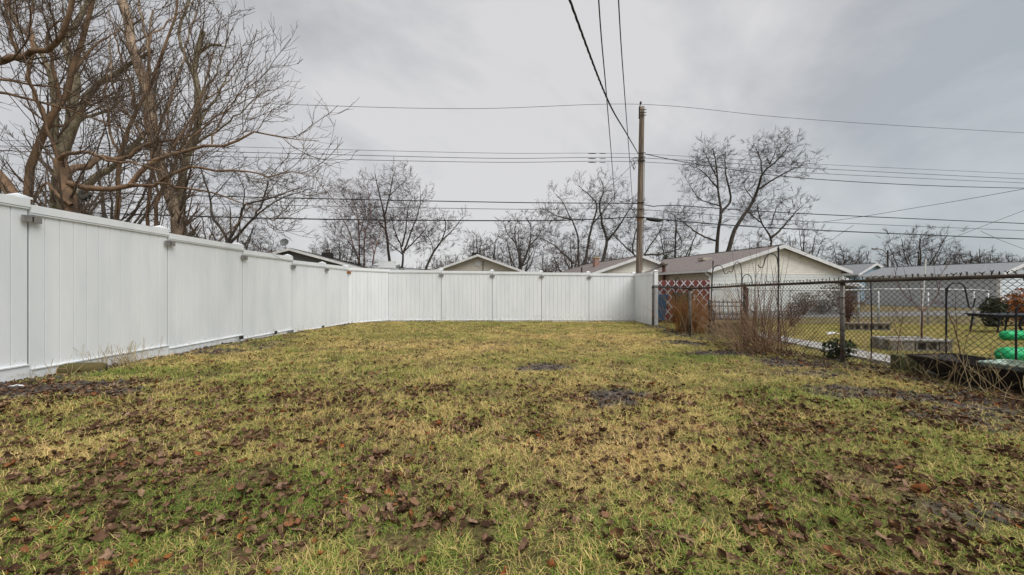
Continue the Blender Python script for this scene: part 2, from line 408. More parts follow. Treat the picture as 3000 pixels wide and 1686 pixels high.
fr = vinyl_fence('white_vinyl_fence', 'short white vinyl fence panel returning beside the chain link fence', RP, [1.665], {}, cap_skip=(0,), gap=.0028)
# damage and hinge scraps at the foot
for (px, Y, w, dz) in ((-5.315, 9.55, .10, .03), (-5.29, 8.9, .035, .07), (-5.28, 7.75, .045, .08), (-5.23, 11.0, .05, .03), (-4.30, 13.93, .07, .02)):
    MB().box((-.012, -w, -.03), (.012, w, .035)).obj('hinge_scrap', grey_metal if w > .06 else dark_metal, fl, (px + .03 - LP[0][0], Y - LP[0][1], float(G(px, Y)) + dz))
# white box on the corner post
bx = thing('mounted_box', 'small white vinyl box on a post at the back left fence corner', 'box', (-4.42, 14.12, 1.70))
MB().box((-.045, -.045, 0), (.045, .045, .125)).obj('stem', vinyl, bx)
bxb = MB(); bxb.box((-.28, -.11, .126), (.28, .11, .345)); bxb.obj('body', vinyl, bx)
MB().box((-.29, -.12, .346), (.29, .12, .362)).obj('lid', vinyl, bx)
for k in range(3): MB().box((-.27, -.1165, .155 + k * .06), (.27, -.1105, .205 + k * .06)).obj('slat', vinyl, bx)

# ------------------------------------------------------------------ chain link fences
link_rust = mat('rusty_brown_wire', (0.042, 0.032, 0.026), 0.8, 0.5, 9, metal=0.2)
rail_rust = mat('dark_rusty_pipe', (0.085, 0.066, 0.052), 0.75, 0.55, 6, 0.3, 40, metal=0.2)
galv = mat('weathered_galvanised', (0.22, 0.215, 0.20), 0.55, 0.5, 8, 0.2, 50, metal=0.5, col2=(.12, .085, .06))
galv_w = mat('pale_galvanised', (0.55, 0.56, 0.56), 0.5, 0.2, 8, metal=0.3)
def chain_fabric(A, B, za0, za1, zb0, zb1, dw=0.066, r=0.0017, sag=0.0, barbs=True, rr=R, dh=None):
    """zigzag wires from A to B; bottom za0..zb0, top za1..zb1"""
    A = np.array(A, float); B = np.array(B, float); L = np.linalg.norm(B - A); n = int(L / (dw / 2)); K = int((za1 - za0) / ((dh or dw) / 2))
    k = np.arange(K + 1); ts = (np.arange(n) + 0.5) / n
    bul = rr.normal(0, .004, n)
    P = np.zeros((n, K + 1, 3))
    sgn = np.where((k[None, :] + np.arange(n)[:, None]) % 2 == 0, .5, -.5)
    t = ts[:, None] + sgn * (1.0 / n) * 1.0
    t = np.clip(t, 0, 1)
    xy = A[None, None] * (1 - t[..., None]) + B[None, None] * t[..., None]
    nrm = np.array([-(B - A)[1], (B - A)[0]]) / L
    wob = (vnoise(t * L, k[None, :] * .05 + 0 * t, 1.5, 5) - .5) * .03
    off = (sgn * 2 * r * 0.9) + wob
    P[..., 0] = xy[..., 0] + nrm[0] * off; P[..., 1] = xy[..., 1] + nrm[1] * off
    z0 = za0 * (1 - t) + zb0 * t; z1 = za1 * (1 - t) + zb1 * t
    P[..., 2] = z0 + (z1 - z0) * (k / K)[None, :]
    return tubes(P, np.full(P.shape[:2], r), 3), P
def chain_fence(name, label, pts, ztops, fabric_mat, rail_mat, post_mats, rail_r=0.022, barbs=0.05, dw=0.066, wire_r=0.0036, post_r=0.03, z_low=0.03, dh=None):
    t = thing(name, label, 'fence', (pts[0][0], pts[0][1], 0)); b = Vector((pts[0][0], pts[0][1], 0))
    fab = []; bar = []
    for i in range(len(pts) - 1):
        A, B = pts[i], pts[i + 1]
        g0 = float(G(*A)) + z_low; g1 = float(G(*B)) + z_low
        (vq, P) = chain_fabric(A, B, g0, ztops[i] + 0.005, g1, ztops[i + 1] + 0.005, dw, wire_r, dh=dh)
        vq = (vq[0] - np.array(b), vq[1]); fab.append(vq)
        if barbs:
            top = P[::2, -1]; q = np.stack([top, top + np.c_[R.normal(0, .006, (len(top), 2)), np.full(len(top), barbs * .55)], top + np.c_[R.normal(0, .014, (len(top), 2)), barbs * R.uniform(.7, 1.15, len(top))]], 1)
            fab.append((tubes(q - np.array(b), np.array([[wire_r * 1.6, wire_r * 1.9, wire_r * 1.2]] * len(top)), 3)))
            q2 = q.copy(); q2[:, 2, :2] -= (q[:, 2, :2] - q[:, 1, :2]) * 2.2; fab.append((tubes(q2 - np.array(b), np.array([[wire_r * 1.6, wire_r * 1.9, wire_r * 1.2]] * len(top)), 3)))
        ra = Vector((A[0], A[1], ztops[i] - rail_r * .4)) - b; rb = Vector((B[0], B[1], ztops[i + 1] - rail_r * .4)) - b
        MB().tube(spline([ra, (ra + rb) / 2 + Vector((0, 0, rnd.uniform(-.006, .003))), rb], 8), rail_r, 10).obj('top_rail', rail_mat, t, smooth=True)
    link('wire_mesh', qmesh('wire_mesh', fab, fabric_mat), t)
    for i, p in enumerate(pts):
        g = float(G(*p)); zt = ztops[i]
        pm_ = post_mats[i % len(post_mats)]
        po = MB().lathe([(post_r, g - .1), (post_r, zt - .03)], 12).obj('post', pm_, t, Vector((p[0], p[1], 0)) - b + Vector((0.02, 0.03, 0)), smooth=True)
        MB().lathe([(post_r * 1.15, zt - .06), (post_r * 1.25, zt - .02), (post_r * 1.0, zt + .012), (post_r * .4, zt + .024)], 12).obj('post_cap', rail_mat, po, smooth=True)
        for zz in np.linspace(g + .25, zt - .25, 4):
            MB().lathe([(post_r * 1.14, zz), (post_r * 1.14, zz + .012)], 10).obj('tie_band', link_rust, po)
    return t
chain_fence('chain_link_fence', 'rusty chain link fence with dark pipe rail along the right side of the lawn', CLP, CLZ, link_rust, rail_rust, [galv, galv, rail_rust, galv, galv, galv])
# wooden stump of an older post beside the chain link
brown_wood = mat('weathered_brown_wood', (0.10, 0.075, 0.058), 0.9, 0.5, 4, 0.5, 20, stretch=(6, 6, .6))
p = Vector((4.64, 7.93, 0)); g = float(G(p.x, p.y))
MBp = MB(); MBp.extr([(-.035, -.03), (.035, -.033), (.04, .03), (-.033, .033)], g - .1, g + 1.15)
tag(MBp.obj('wooden_post', brown_wood, None, (p.x, p.y, 0), .3), 'dark weathered wooden post at the chain link fence behind the twiggy bush', 'post')

# neighbour's pale chain link fence at the alley
Wp = [at(1792, 0, 15.0), at(1990, 0, 14.9), at(2160, 0, 14.6), at(2210, 0, 14.3), at(2335, 0, 14.2), at(2450, 0, 14.1), at(2486, 0, 14.1)]
chain_fence('chain_link_fence', 'pale galvanised chain link fence at the far end of the neighbouring yard', [(q.x, q.y) for q in Wp], [1.08, 1.06, 1.06, 1.09, 1.09, 1.07, 1.03],
            galv_w, galv_w, [galv_w], 0.024, 0.0, 0.09, 0.0026, 0.032, dh=.08)

# ------------------------------------------------------------------ houses across the alley
def siding_mat(name, c, var=.12): return mat(name, c, 0.6, var, 2.5, stretch=(1, 1, 3))
white_trim = mat('white_trim', (0.72, 0.72, 0.71), 0.55, 0.15, 4)
def gable_house(name, label, loc, rz, hw, length, ze, zr, z0, wallm, sidm, roofm, trimm, over=0.35, board=0.11, trim_h=0.17, blocks=None, side_boards=True):
    """front gable at local y=0 facing -y, ridge along +y; loc is the middle of the front wall on the ground"""
    t = thing(name, label, 'house' if 'house' in name else 'garage', (loc[0], loc[1], 0), rz)
    sl = (zr - ze) / (hw + over)
    zw = ze + sl * over                      # height of wall top under the roof
    MB().prism([(-hw, z0 - .3), (hw, z0 - .3), (hw, zw - .05), (0, zr - .1), (-hw, zw - .05)], 0.02, length - .02).obj('wall', wallm, t)
    # lap siding on the gable
    sb = MB(); z = (zw - .28) if blocks else (zw - 1.4)
    z = max(z, z0 + .1)
    while z < zr - .12:
        half = lambda zz: hw if zz < zw - .05 else max(0, hw * (zr - .1 - zz) / (zr - .05 - zw))
        a, b = half(z), half(min(z + board, zr - .1))
        if a < .05: break
        sb.add([(-a, -.03, z), (a, -.03, z), (b, -.008, z + board), (-b, -.008, z + board), (-a, .0, z), (a, .0, z)], [(0, 1, 2, 3), (4, 5, 1, 0)])
        z += board
    tag(sb.obj('siding', sidm, t), None, None, kind='stuff')
    th = .09
    for s in (-1, 1):
        e = hw + over
        MB().prism([(0, zr), (s * e, ze), (s * e, ze - th), (0, zr - th)], -over, length + over).obj('roof', roofm, t)
        MB().prism([(0, zr + .012), (s * (e + .01), ze + .012), (s * (e + .01), ze - trim_h), (0, zr - trim_h)], -over - .03, -over - .002).obj('rake_trim', trimm, t)
        MB().box((s * (e + .004) if s > 0 else s * (e + .11), -over, ze - .14), (s * (e + .11) if s > 0 else s * (e + .004), length + over, ze - .02)).obj('gutter', trimm, t)
    MB().box((-.06, -over, zr + .003), (.06, length + over, zr + .03)).obj('ridge_cap', roofm, t)
    return t
roof_brown = mat('brown_shingles', (0.24, 0.205, 0.19), 0.95, 0.35, 5, 0.5, 60, stretch=(1, 4, 1))
roof_grey = mat('grey_shingles', (0.27, 0.28, 0.29), 0.95, 0.3, 5, 0.5, 60, stretch=(1, 4, 1))
roof_dark = mat('charcoal_shingles', (0.13, 0.13, 0.13), 0.95, 0.35, 5, 0.5, 60)
cream = siding_mat('cream_siding', (0.84, 0.81, 0.71)); beige = siding_mat('beige_siding', (0.60, 0.56, 0.49)); dgrey = siding_mat('dark_grey_siding', (0.16, 0.16, 0.155))
blue_s = siding_mat('pale_blue_siding', (0.33, 0.47, 0.58)); pale_s = siding_mat('blue_white_siding', (0.66, 0.71, 0.74))
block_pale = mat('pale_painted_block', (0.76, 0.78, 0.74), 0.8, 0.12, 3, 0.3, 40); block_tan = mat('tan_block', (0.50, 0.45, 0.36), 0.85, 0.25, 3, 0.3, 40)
mortar = mat('mortar_joint', (0.42, 0.43, 0.40), 0.9, 0.2, 6); peach = mat('peach_stucco', (0.55, 0.40, 0.26), 0.9, .1)
red_paint = mat('red_painted_boards', (0.30, 0.035, 0.03), 0.7, 0.25, 5)
gz = -0.17

# garage of pale concrete block
grz = math.radians(12.4)
gL = Vector((10.24, 20.5, 0)); gdir = Vector((math.cos(grz), math.sin(grz), 0)); gW = 8.3
gm_ = gL + gdir * gW / 2
gar = gable_house('block_garage', 'pale concrete block garage with cream gable siding and brown shingle roof', gm_, grz, gW / 2, 9.8, 2.08, 3.42, gz, mortar, cream, roof_brown, white_trim, over=.32, blocks=True)
bf = MB().box((0, -.016, 0), (.392, .012, .192)).mesh('block', block_pale); bhf = MB().box((0, -.016, 0), (.190, .012, .192)).mesh('block', block_pale)
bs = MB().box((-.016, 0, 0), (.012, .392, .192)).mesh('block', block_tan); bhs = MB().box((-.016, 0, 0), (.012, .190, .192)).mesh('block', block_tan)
rows = 10; rest = MB()
for r_ in range(rows):
    z = 1.92 - (r_ + 1) * .2; x = -gW / 2
    while x < gW / 2 - .05:
        half = (r_ % 2 == 1 and x == -gW / 2) or (x + .4 > gW / 2 + .02)
        link('block', bhf if half else bf, gar, (x + .004, .004 - rnd.uniform(0, .003), z)); x += .2 if half else .4
    y = 0.0; k = 0
    while y < 9.6:
        half = (r_ % 2 == 1 and y == 0.0)
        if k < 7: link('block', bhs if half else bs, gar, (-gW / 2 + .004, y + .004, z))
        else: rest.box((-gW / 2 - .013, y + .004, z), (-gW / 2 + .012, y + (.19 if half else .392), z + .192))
        y += .2 if half else .4; k += 1
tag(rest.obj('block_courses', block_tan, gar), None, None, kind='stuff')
MB().tube([(-gW / 2 - .36, .02, 1.98), (-gW / 2 - .3, .02, 1.86), (-gW / 2 - .07, .03, 1.72), (-gW / 2 - .07, .03, .2)], .045, 8).obj('downspout', white_trim, gar)
win = MB().box((-gW / 2 - .05, 5.4, 1.0), (-gW / 2 - .02, 6.2, 1.86)).obj('window', white_trim, gar); MB().box((-gW / 2 - .06, 5.48, 1.08), (-gW / 2 - .052, 6.12, 1.78)).obj('pane', mat('pale_pane', (.5, .52, .52), .3, .1), win)
MB().box((-2.3, 3.0, 2.80), (-1.7, 3.5, 2.97)).obj('roof_vent', mat('tan_vent', (.45, .40, .33), .6), gar)
lt = MB().prism([(gW / 2 + .35, 1.35), (gW / 2 + 2.2, 1.18), (gW / 2 + 2.2, 1.30), (gW / 2 + .35, 1.92)], .4, 6); lt.obj('lean_to_roof', white_trim, gar)
MB().box((gW / 2 + .1, 1.0, gz - .2), (gW / 2 + 2.0, 5, 1.16)).obj('lean_to_wall', dgrey, gar)
# red-trimmed house behind the pole
h2 = gable_house('cream_house', 'cream sided house with red band and brick chimney behind the utility pole', at(1610, 0, 27), math.radians(12), 3.45, 10, 2.05, 3.32, gz, red_paint, cream, roof_brown, white_trim)
MB().box((-3.44, -.02, gz), (3.44, .012, 1.9)).obj('red_wall_band', red_paint, h2)
ch = MB().box((-1.72, 3.5, 2.4), (-1.36, 3.9, 3.40)).obj('chimney', mat('pink_brick', (0.40, 0.24, 0.20), .9, .35, 14, .4), h2)
MB().box((-1.76, 3.46, 3.403), (-1.32, 3.94, 3.47)).obj('chimney_cap', mat('tan_cap', (.50, .38, .18), .9), ch)
MB().tube([(-3.3, 2.2, 2.2), (-3.3, 2.2, 2.62)], .05, 8).obj('roof_pipe', dark_metal, h2)
# flue pipe of rusty metal by the garage eave
fp = thing('flue_pipe', 'rusty flue pipe with round cap standing by the garage eave', 'pipe', at(1670, 0, 24.2) * 1.0)
fp.location.z = 0
MB().lathe([(.11, .3), (.10, 2.45)], 12).obj('pipe', mat('rusty_flue', (.12, .05, .035), .8, .4), fp, smooth=True); MB().lathe([(.13, 2.47), (.24, 2.52), (.24, 2.62), (.12, 2.72)], 12).obj('cap', galv, fp, smooth=True)
# house with round vent
h3 = gable_house('beige_house', 'beige sided house gable with a round louvred vent above the back fence', at(1203, 0, 25), math.radians(0), 2.75, 11, 2.10, 3.22, gz, beige, beige, roof_grey, white_trim, board=.13, trim_h=.13)
vt = MB().prism([(.2 * math.cos(a), 2.68 + .2 * math.sin(a)) for a in np.arange(8) * math.pi / 4 + math.pi / 8], -.06, -.012).obj('gable_vent', white_trim, h3)
for k in range(6): MB().box((-.14, -.078, 2.56 + k * .045), (.14, -.0605, 2.585 + k * .045)).obj('louvre', white_trim, vt)
MB().tube([(.34, -.05, 2.85), (.30, -.07, 2.6), (.33, -.05, 1.2)], .02, 6).obj('cable_conduit', dark_metal, h3)
MB().box((-.62, 2.0, 3.1), (-.15, 2.5, 3.55)).obj('roof_vent', dark_metal, h3)
# dark grey house on the left with a dish
h1 = gable_house('dark_grey_house', 'dark grey sided house with white rake trim behind the left fence', at(733, 0, 28), math.radians(6.4), 5.0, 15, 2.42, 3.90, gz, dgrey, dgrey, roof_dark, white_trim, board=.14, trim_h=.16)
vb = MB().box((.9, 3.2, 3.3), (1.6, 3.9, 3.95)).obj('roof_vent', dark_metal, h1)
MB().lathe([(.16, 3.952), (.16, 4.1), (.22, 4.12), (.22, 4.2), (.1, 4.25)], 10, (1.25, 3.55, 0)).obj('vent_cap', galv, vb)
MB().tube([(3.4, 6, 2.9), (3.4, 6, 3.7)], .03, 6).obj('vent_pipe', dark_metal, h1)
dish = thing('satellite_dish', 'grey satellite dish on the roof of the dark grey house', 'satellite dish', at(716, 640, 27.8))
dm = mat('grey_dish', (0.16, 0.17, 0.175), .5, .15)
db = MB(); prof = [(.001, .0), (.1, .012), (.19, .045), (.27, .09), (.275, .1), (.25, .09), (.15, .04), (.001, .02)]; db.lathe(prof, 20)
do = db.obj('dish', dm, dish, (0, .02, .80), smooth=True); do.rotation_euler = (math.radians(75), 0, math.radians(12))
MB().tube([(0, .1, -.2), (0, .1, .4), (0, .05, .76)], .025, 8).obj('mast', dm, dish); MB().tube([(0, 0, .62), (0, -.2, .60), (0, -.3, .72)], .012, 6).obj('feed_arm', dm, dish)
# small peach gable beside it
h4 = gable_house('peach_house', 'small peach stucco house gable beside the white corner box', at(938, 0, 30), math.radians(-20), 1.5, 8, 1.85, 2.85, gz, peach, peach, roof_grey, mat('grey_trim', (.42, .42, .41), .6), over=.2, trim_h=.2)
# far right: pale blue house, grey roofed house, sided house
h5 = gable_house('blue_house', 'pale blue house gable behind the block garage', at(2196, 0, 40), math.radians(16), 2.1, 14, 2.55, 3.65, gz, blue_s, blue_s, roof_grey, white_trim, trim_h=.2)
h7 = gable_house('sided_house', 'blue white sided house with grey roof and grey board side wall at the right edge', (35.1, 27.5, 0), math.radians(20), 3.0, 7.6, 2.13, 2.95, -.3, pale_s, pale_s, roof_grey, white_trim, over=.3, board=.2, trim_h=.2)
sb = MB(); z = .32
while z < 1.95:
    sb.add([(-3.0, -.05, z), (3, -.05, z), (3, -.02, z + .2), (-3.0, -.02, z + .2), (-3.0, -.012, z), (3, -.012, z)], [(0, 1, 2, 3), (4, 5, 1, 0)]); z += .2
tag(sb.obj('lower_siding', pale_s, h7), None, None, kind='stuff')
MB().box((-2.95, -.06, -.6), (3, -.01, .31)).obj('stone_base', mat('grey_stone', (.16, .155, .15), .9, .5, 2, .4), h7)
MB().box((-3.12, -.08, -.4), (-2.9, .08, 1.95)).obj('corner_board', white_trim, h7)
bd = MB().box((-.03, 0, -.5), (-.004, .255, 1.78)).mesh('board', mat('grey_boards', (0.56, 0.60, 0.64), .7, .2, 3, stretch=(3, 3, .4)))
for k in range(28): link('board', bd, h7, (-3.0 - rnd.uniform(0, .006), .12 + k * .265, 0))

# ------------------------------------------------------------------ utility pole and wires
pole_wood = mat('grey_brown_pole_wood', (0.27, 0.21, 0.16), 0.9, 0.5, 3, 0.6, 14, stretch=(9, 9, .5), col2=(.11, .087, .07))
PY = 15.75
pb = at(1604.5, 0, PY); ptop = at(1615, 270, PY)
pole = thing('utility_pole', 'tall weathered wooden utility pole behind the white back fence', 'utility pole', (pb.x, PY, 0))
pz = float(G(pb.x, PY)); lean = (ptop.x - pb.x)
n_ = 14; pts = [(lean * k / n_, 0, pz - .3 + (ptop.z - pz + .3) * k / n_) for k in range(n_ + 1)]
MB().tube(pts, np.linspace(.128, .098, n_ + 1), 14).obj('shaft', pole_wood, pole, smooth=True)
def pole_at(y):
    z = CAMZ + (HOR - y) / F * PY; return Vector((lean * (z - pz) / (ptop.z - pz), 0, z))
MB().tube([pole_at(300) + Vector((-.11, -.02, 0)), pole_at(272) + Vector((-.115, -.02, 0)), pole_at(264) + Vector((-.06, -.02, 0.02))], .02, 6).obj('top_bracket', dark_metal, pole)
MB().lathe([(.03, 0), (.05, .03), (.03, .05), (.045, .075), (.02, .1)], 10, pole_at(264) + Vector((-.06, -.02, .02))).obj('insulator', mat('brown_porcelain', (.10, .07, .06), .3), pole, smooth=True)
for y in (280, 287, 294, 388, 398, 408, 512, 528, 548):
    q = pole_at(y); MB().tube([q + Vector((-.13, -.13, 0)), q + Vector((.13, -.13, 0.0))], .016, 6).obj('bolt', dark_metal, pole)
for y, m_ in ((407, dark_metal), (513, dark_metal), (551, dark_metal), (552.9, rust)):
    q = pole_at(y); MB().lathe([(.124, 0), (.124, .03 if m_ != dark_metal else .05)], 14, q).obj('strap', m_, pole, smooth=True)
MB().tube([pole_at(395) + Vector((.13, -.02, 0)), pole_at(520) + Vector((.14, -.02, 0)), pole_at(680) + Vector((.145, -.02, 0))], .012, 6).obj('ground_wire', galv, pole)
for k in range(5):
    q = pole_at(398 + k * 4); s = rnd.uniform(.12, .3)
    MB().tube(spline([q + Vector((-.1, -.1, 0)), q + Vector((-.15 - s, -.15, -.05)), q + Vector((-.1 - s, -.14, -.25)), q + Vector((-.32, -.12, -.1 - s))], 10), .009, 5).obj('jumper', dark_metal, pole)

black_wire = mat('black_cable', (0.02, 0.02, 0.022), .6, .2); grey_wire = mat('grey_wire', (0.07, 0.07, 0.075), .5, .2)
def ay(x): return 14.9 / (1 - 0.143 * (x - 1288) / F) + .35
def wire(name, label, pts, r, m=black_wire, Ys=None, twist=0, parts=()):
    P = [at(x, y, (Ys[i] if Ys else ay(x))) for i, (x, y) in enumerate(pts)]
    b = P[0].copy()
    t = thing(name, label, 'wire', b) if parts else None
    n = 90 if not twist else 260
    S = spline([p - b for p in P], n)
    if twist:
        mb = MB()
        for k in range(3):
            a = np.linspace(0, twist * 2 * math.pi, n) + k * 2 * math.pi / 3
            Q = S.copy(); Q[:, 2] += np.cos(a) * r * 1.15; Q[:, 0] += np.sin(a) * r * 1.15; mb.tube(Q, r, 5)
    else: mb = MB().tube(S, r, 6)
    if t: 
        mb.obj('strand', m, t, smooth=True)
        for (nm, pts2, rr) in parts:
            Q = [at(x, y, ay(x)) - b for x, y in pts2]; MB().tube(spline(Q, max(5, len(rr))), rr, 8).obj(nm, black_wire, t, smooth=True)
        return t
    o = mb.obj(name, m, None, b, smooth=True); return tag(o, label, 'wire')
GW = None
wire('power_line', 'thin topmost power line running over the top of the utility pole', [(-300, 225), (680, 262), (1180, 274), (1610, 263), (1960, 295), (2300, 319), (2850, 350)], .008, grey_wire)
def splices(y): return [('splice', [(1479, y), (1500, y + .3)], [.008, .017, .02, .017, .008]), ('splice', [(1508, y + .3), (1524, y + .4)], [.008, .012, .014, .012, .008])]
wire('power_line', 'upper of three close power lines below the pole top', [(-300, 345), (740, 374), (1250, 386), (1606, 388), (2040, 413), (2576, 438), (2850, 449)], .007, grey_wire, parts=splices(386.6))
wire('power_line', 'middle of three close power lines below the pole top', [(-300, 360), (740, 387), (1250, 399), (1606, 398), (2040, 424), (2576, 451), (2850, 462)], .009, black_wire, parts=splices(399.5))
wire('power_line', 'lowest of three close power lines below the pole top', [(-300, 372), (740, 399), (1250, 409), (1606, 408), (2040, 436), (2576, 461), (2850, 471)], .009, grey_wire, parts=splices(409))
wire('service_cable', 'thick drooping service cable leaving the pole to the right under the three lines', [(1622, 388), (1720, 408), (1850, 428), (2010, 448), (2300, 466), (2576, 474), (2850, 477)], .014)
wire('telephone_cable', 'black cable crossing the pole halfway up, the highest of the lower cables', [(-300, 472), (670, 497.5), (1288, 510), (1606, 513), (1650, 522), (1690, 517), (2000, 537), (2576, 563), (2850, 574)], .017)
wire('telephone_cable', 'thin grey cable between the two thick lower cables', [(-300, 495), (702, 517), (1288, 527), (1606, 528), (2000, 556), (2576, 581), (2850, 592)], .010, grey_wire)
wire('telephone_cable', 'thick lowest black cable with a splice case beside the pole', [(-300, 518), (670, 549.5), (1288, 556), (1500, 552), (1606, 547), (1720, 558), (2000, 577), (2576, 602), (2850, 612)], .021, black_wire,
     parts=[('splice_case', [(1626, 551), (1666, 556)], [.03, .07, .085, .085, .085, .085, .07, .03]), ('end_clamp', [(1676, 554), (1684, 555)], [.02, .045, .045, .04, .02])])
wire('service_cable', 'cable slanting up to the right edge across the lower cables', [(1640, 566), (1800, 568), (2048, 561), (2330, 519), (2576, 476), (2850, 425)], .011, black_wire, Ys=[27, 25, 23, 21, 19, 17])
wire('service_cable', 'thin wire slanting down from the right edge to the far roofs', [(2850, 425), (2576, 530), (2395, 600), (2280, 648)], .010, grey_wire, Ys=[20, 21.5, 23.5, 26])
wire('service_cable', 'thin drop wire from the grey cable down to the block garage roof', [(2147, 567), (2110, 592), (2075, 615), (2010, 650)], .008, grey_wire, Ys=[17, 18, 19, 21.4])
wire('service_cable', 'thin drop wire descending to the right edge under the lowest cable', [(2467, 582), (2520, 606), (2600, 636)], .009, grey_wire, Ys=[18.2, 20, 23])
wire('service_cable', 'thin drop wire slanting from the pole down left to the beige house', [(1606, 400), (1540, 465), (1455, 545), (1350, 600), (1230, 652)], .008, grey_wire, Ys=[15.7, 17.5, 20, 22.5, 25])
wire('service_cable', 'twisted triple service cable sweeping from overhead down to the pole', [(1000, -1240), (1433, 0), (1530, 255), (1575, 335), (1605, 387)], .0085, black_wire, Ys=[2.0, 5.0, 7.9, 11.2, 15.7], twist=26)
wire('overhead_cable', 'straight overhead cable left of the pair coming toward the camera', [(1452, -1150), (1506, 0), (1525, 232), (1539, 405), (1547, 511)], .009, black_wire, Ys=[2.0, 5.0, 7.3, 11.0, 15.3])
wire('overhead_cable', 'straight overhead cable right of the pair, ending nearest the pole', [(1512, -1150), (1556, 0), (1571, 232), (1584, 405), (1591, 512)], .008, black_wire, Ys=[2.0, 5.0, 7.3, 11.0, 15.6])
# far street lamp
sl_ = thing('street_lamp', 'far street lamp with a curved arm between the right hand trees', 'street lamp', (at(2233, 0, 55).x, 55, 0))
MB().tube([(0, 0, -.3), (0, 0, 6.4)], [.14, .10], 8).obj('pole', brown_wood, sl_); MB().tube(spline([(0, 0, 5.7), (-.7, -.1, 6.35), (-1.4, -.2, 6.55), (-1.9, -.2, 6.55)], 10), .05, 6).obj('arm', galv, sl_)
MB().box((-2.3, -.3, 6.45), (-1.75, -.1, 6.62)).obj('lamp_head', galv, sl_)

# ------------------------------------------------------------------ bare trees
def bark(name, a, b, s=5): return mat(name, a, 0.9, 0.5, s, 0.6, s * 5, col2=b, stretch=(1.6, 1.6, .6))
bk_orange = bark('orange_brown_bark', (0.26, 0.165, 0.098), (0.135, 0.088, 0.056)); bk_twig = bark('brown_twig', (0.155, 0.112, 0.08), (0.095, 0.07, 0.052))
bk_green = bark('mossy_grey_bark', (0.30, 0.255, 0.165), (0.14, 0.12, 0.08)); bk_brown = bark('split_brown_bark', (0.48, 0.36, 0.25), (0.23, 0.165, 0.115))
bk_far = bark('far_grey_brown_bark', (0.085, 0.070, 0.055), (0.045, 0.037, 0.03)); bk_fartwig = bark('far_twig', (0.085, 0.069, 0.057), (0.058, 0.047, 0.04))
bk_birch = bark('orange_birch_bark', (0.32, 0.17, 0.11), (0.13, 0.07, 0.05)); bk_redtwig = bark('reddish_twig', (0.115, 0.072, 0.058), (0.075, 0.05, 0.043))

def grow(rg, pp, pr, dens, lmin, lmax, ang, K, jit, rs, rmin, up=.1, wind=(0, 0, 0), t0=.15, maxn=None, tipbias=False):
    N, K0, _ = pp.shape
    L = np.linalg.norm(np.diff(pp, axis=1), axis=2).sum(1)
    cnt = rg.poisson(dens * L * (1 - t0)); idx = np.repeat(np.arange(N), cnt)
    if len(idx) == 0: return np.zeros((0, K, 3)), np.zeros((0, K))
    t = t0 + (1 - t0) * rg.random(len(idx)); f = t * (K0 - 1); i = np.minimum(f.astype(int), K0 - 2); u = (f - i)[:, None]
    pos = pp[idx, i] * (1 - u) + pp[idx, i + 1] * u; dv = norm(pp[idx, i + 1] - pp[idx, i]); r = pr[idx, i] * (1 - u[:, 0]) + pr[idx, i + 1] * u[:, 0]
    rn = rg.normal(size=pos.shape); pe = norm(rn - (rn * dv).sum(1, keepdims=True) * dv)
    a = ang * rg.uniform(.65, 1.35, len(idx))[:, None]; d = np.cos(a) * dv + np.sin(a) * pe
    ln = rg.uniform(lmin, lmax, len(idx)) * (1.3 - .85 * t); st = (ln / (K - 1))[:, None]
    P = np.zeros((len(idx), K, 3)); P[:, 0] = pos; w = np.array(wind, float)
    for k in range(1, K):
        d = norm(d + rg.normal(size=d.shape) * jit + np.array([0, 0, up]) + w); P[:, k] = P[:, k - 1] + d * st
    r0 = np.maximum(r * rs * rg.uniform(.7, 1.0, len(idx)), rmin * 1.3)
    s = np.linspace(0, 1, K)[None]
    return P, r0[:, None] * (1 - s) ** .8 + rmin * s
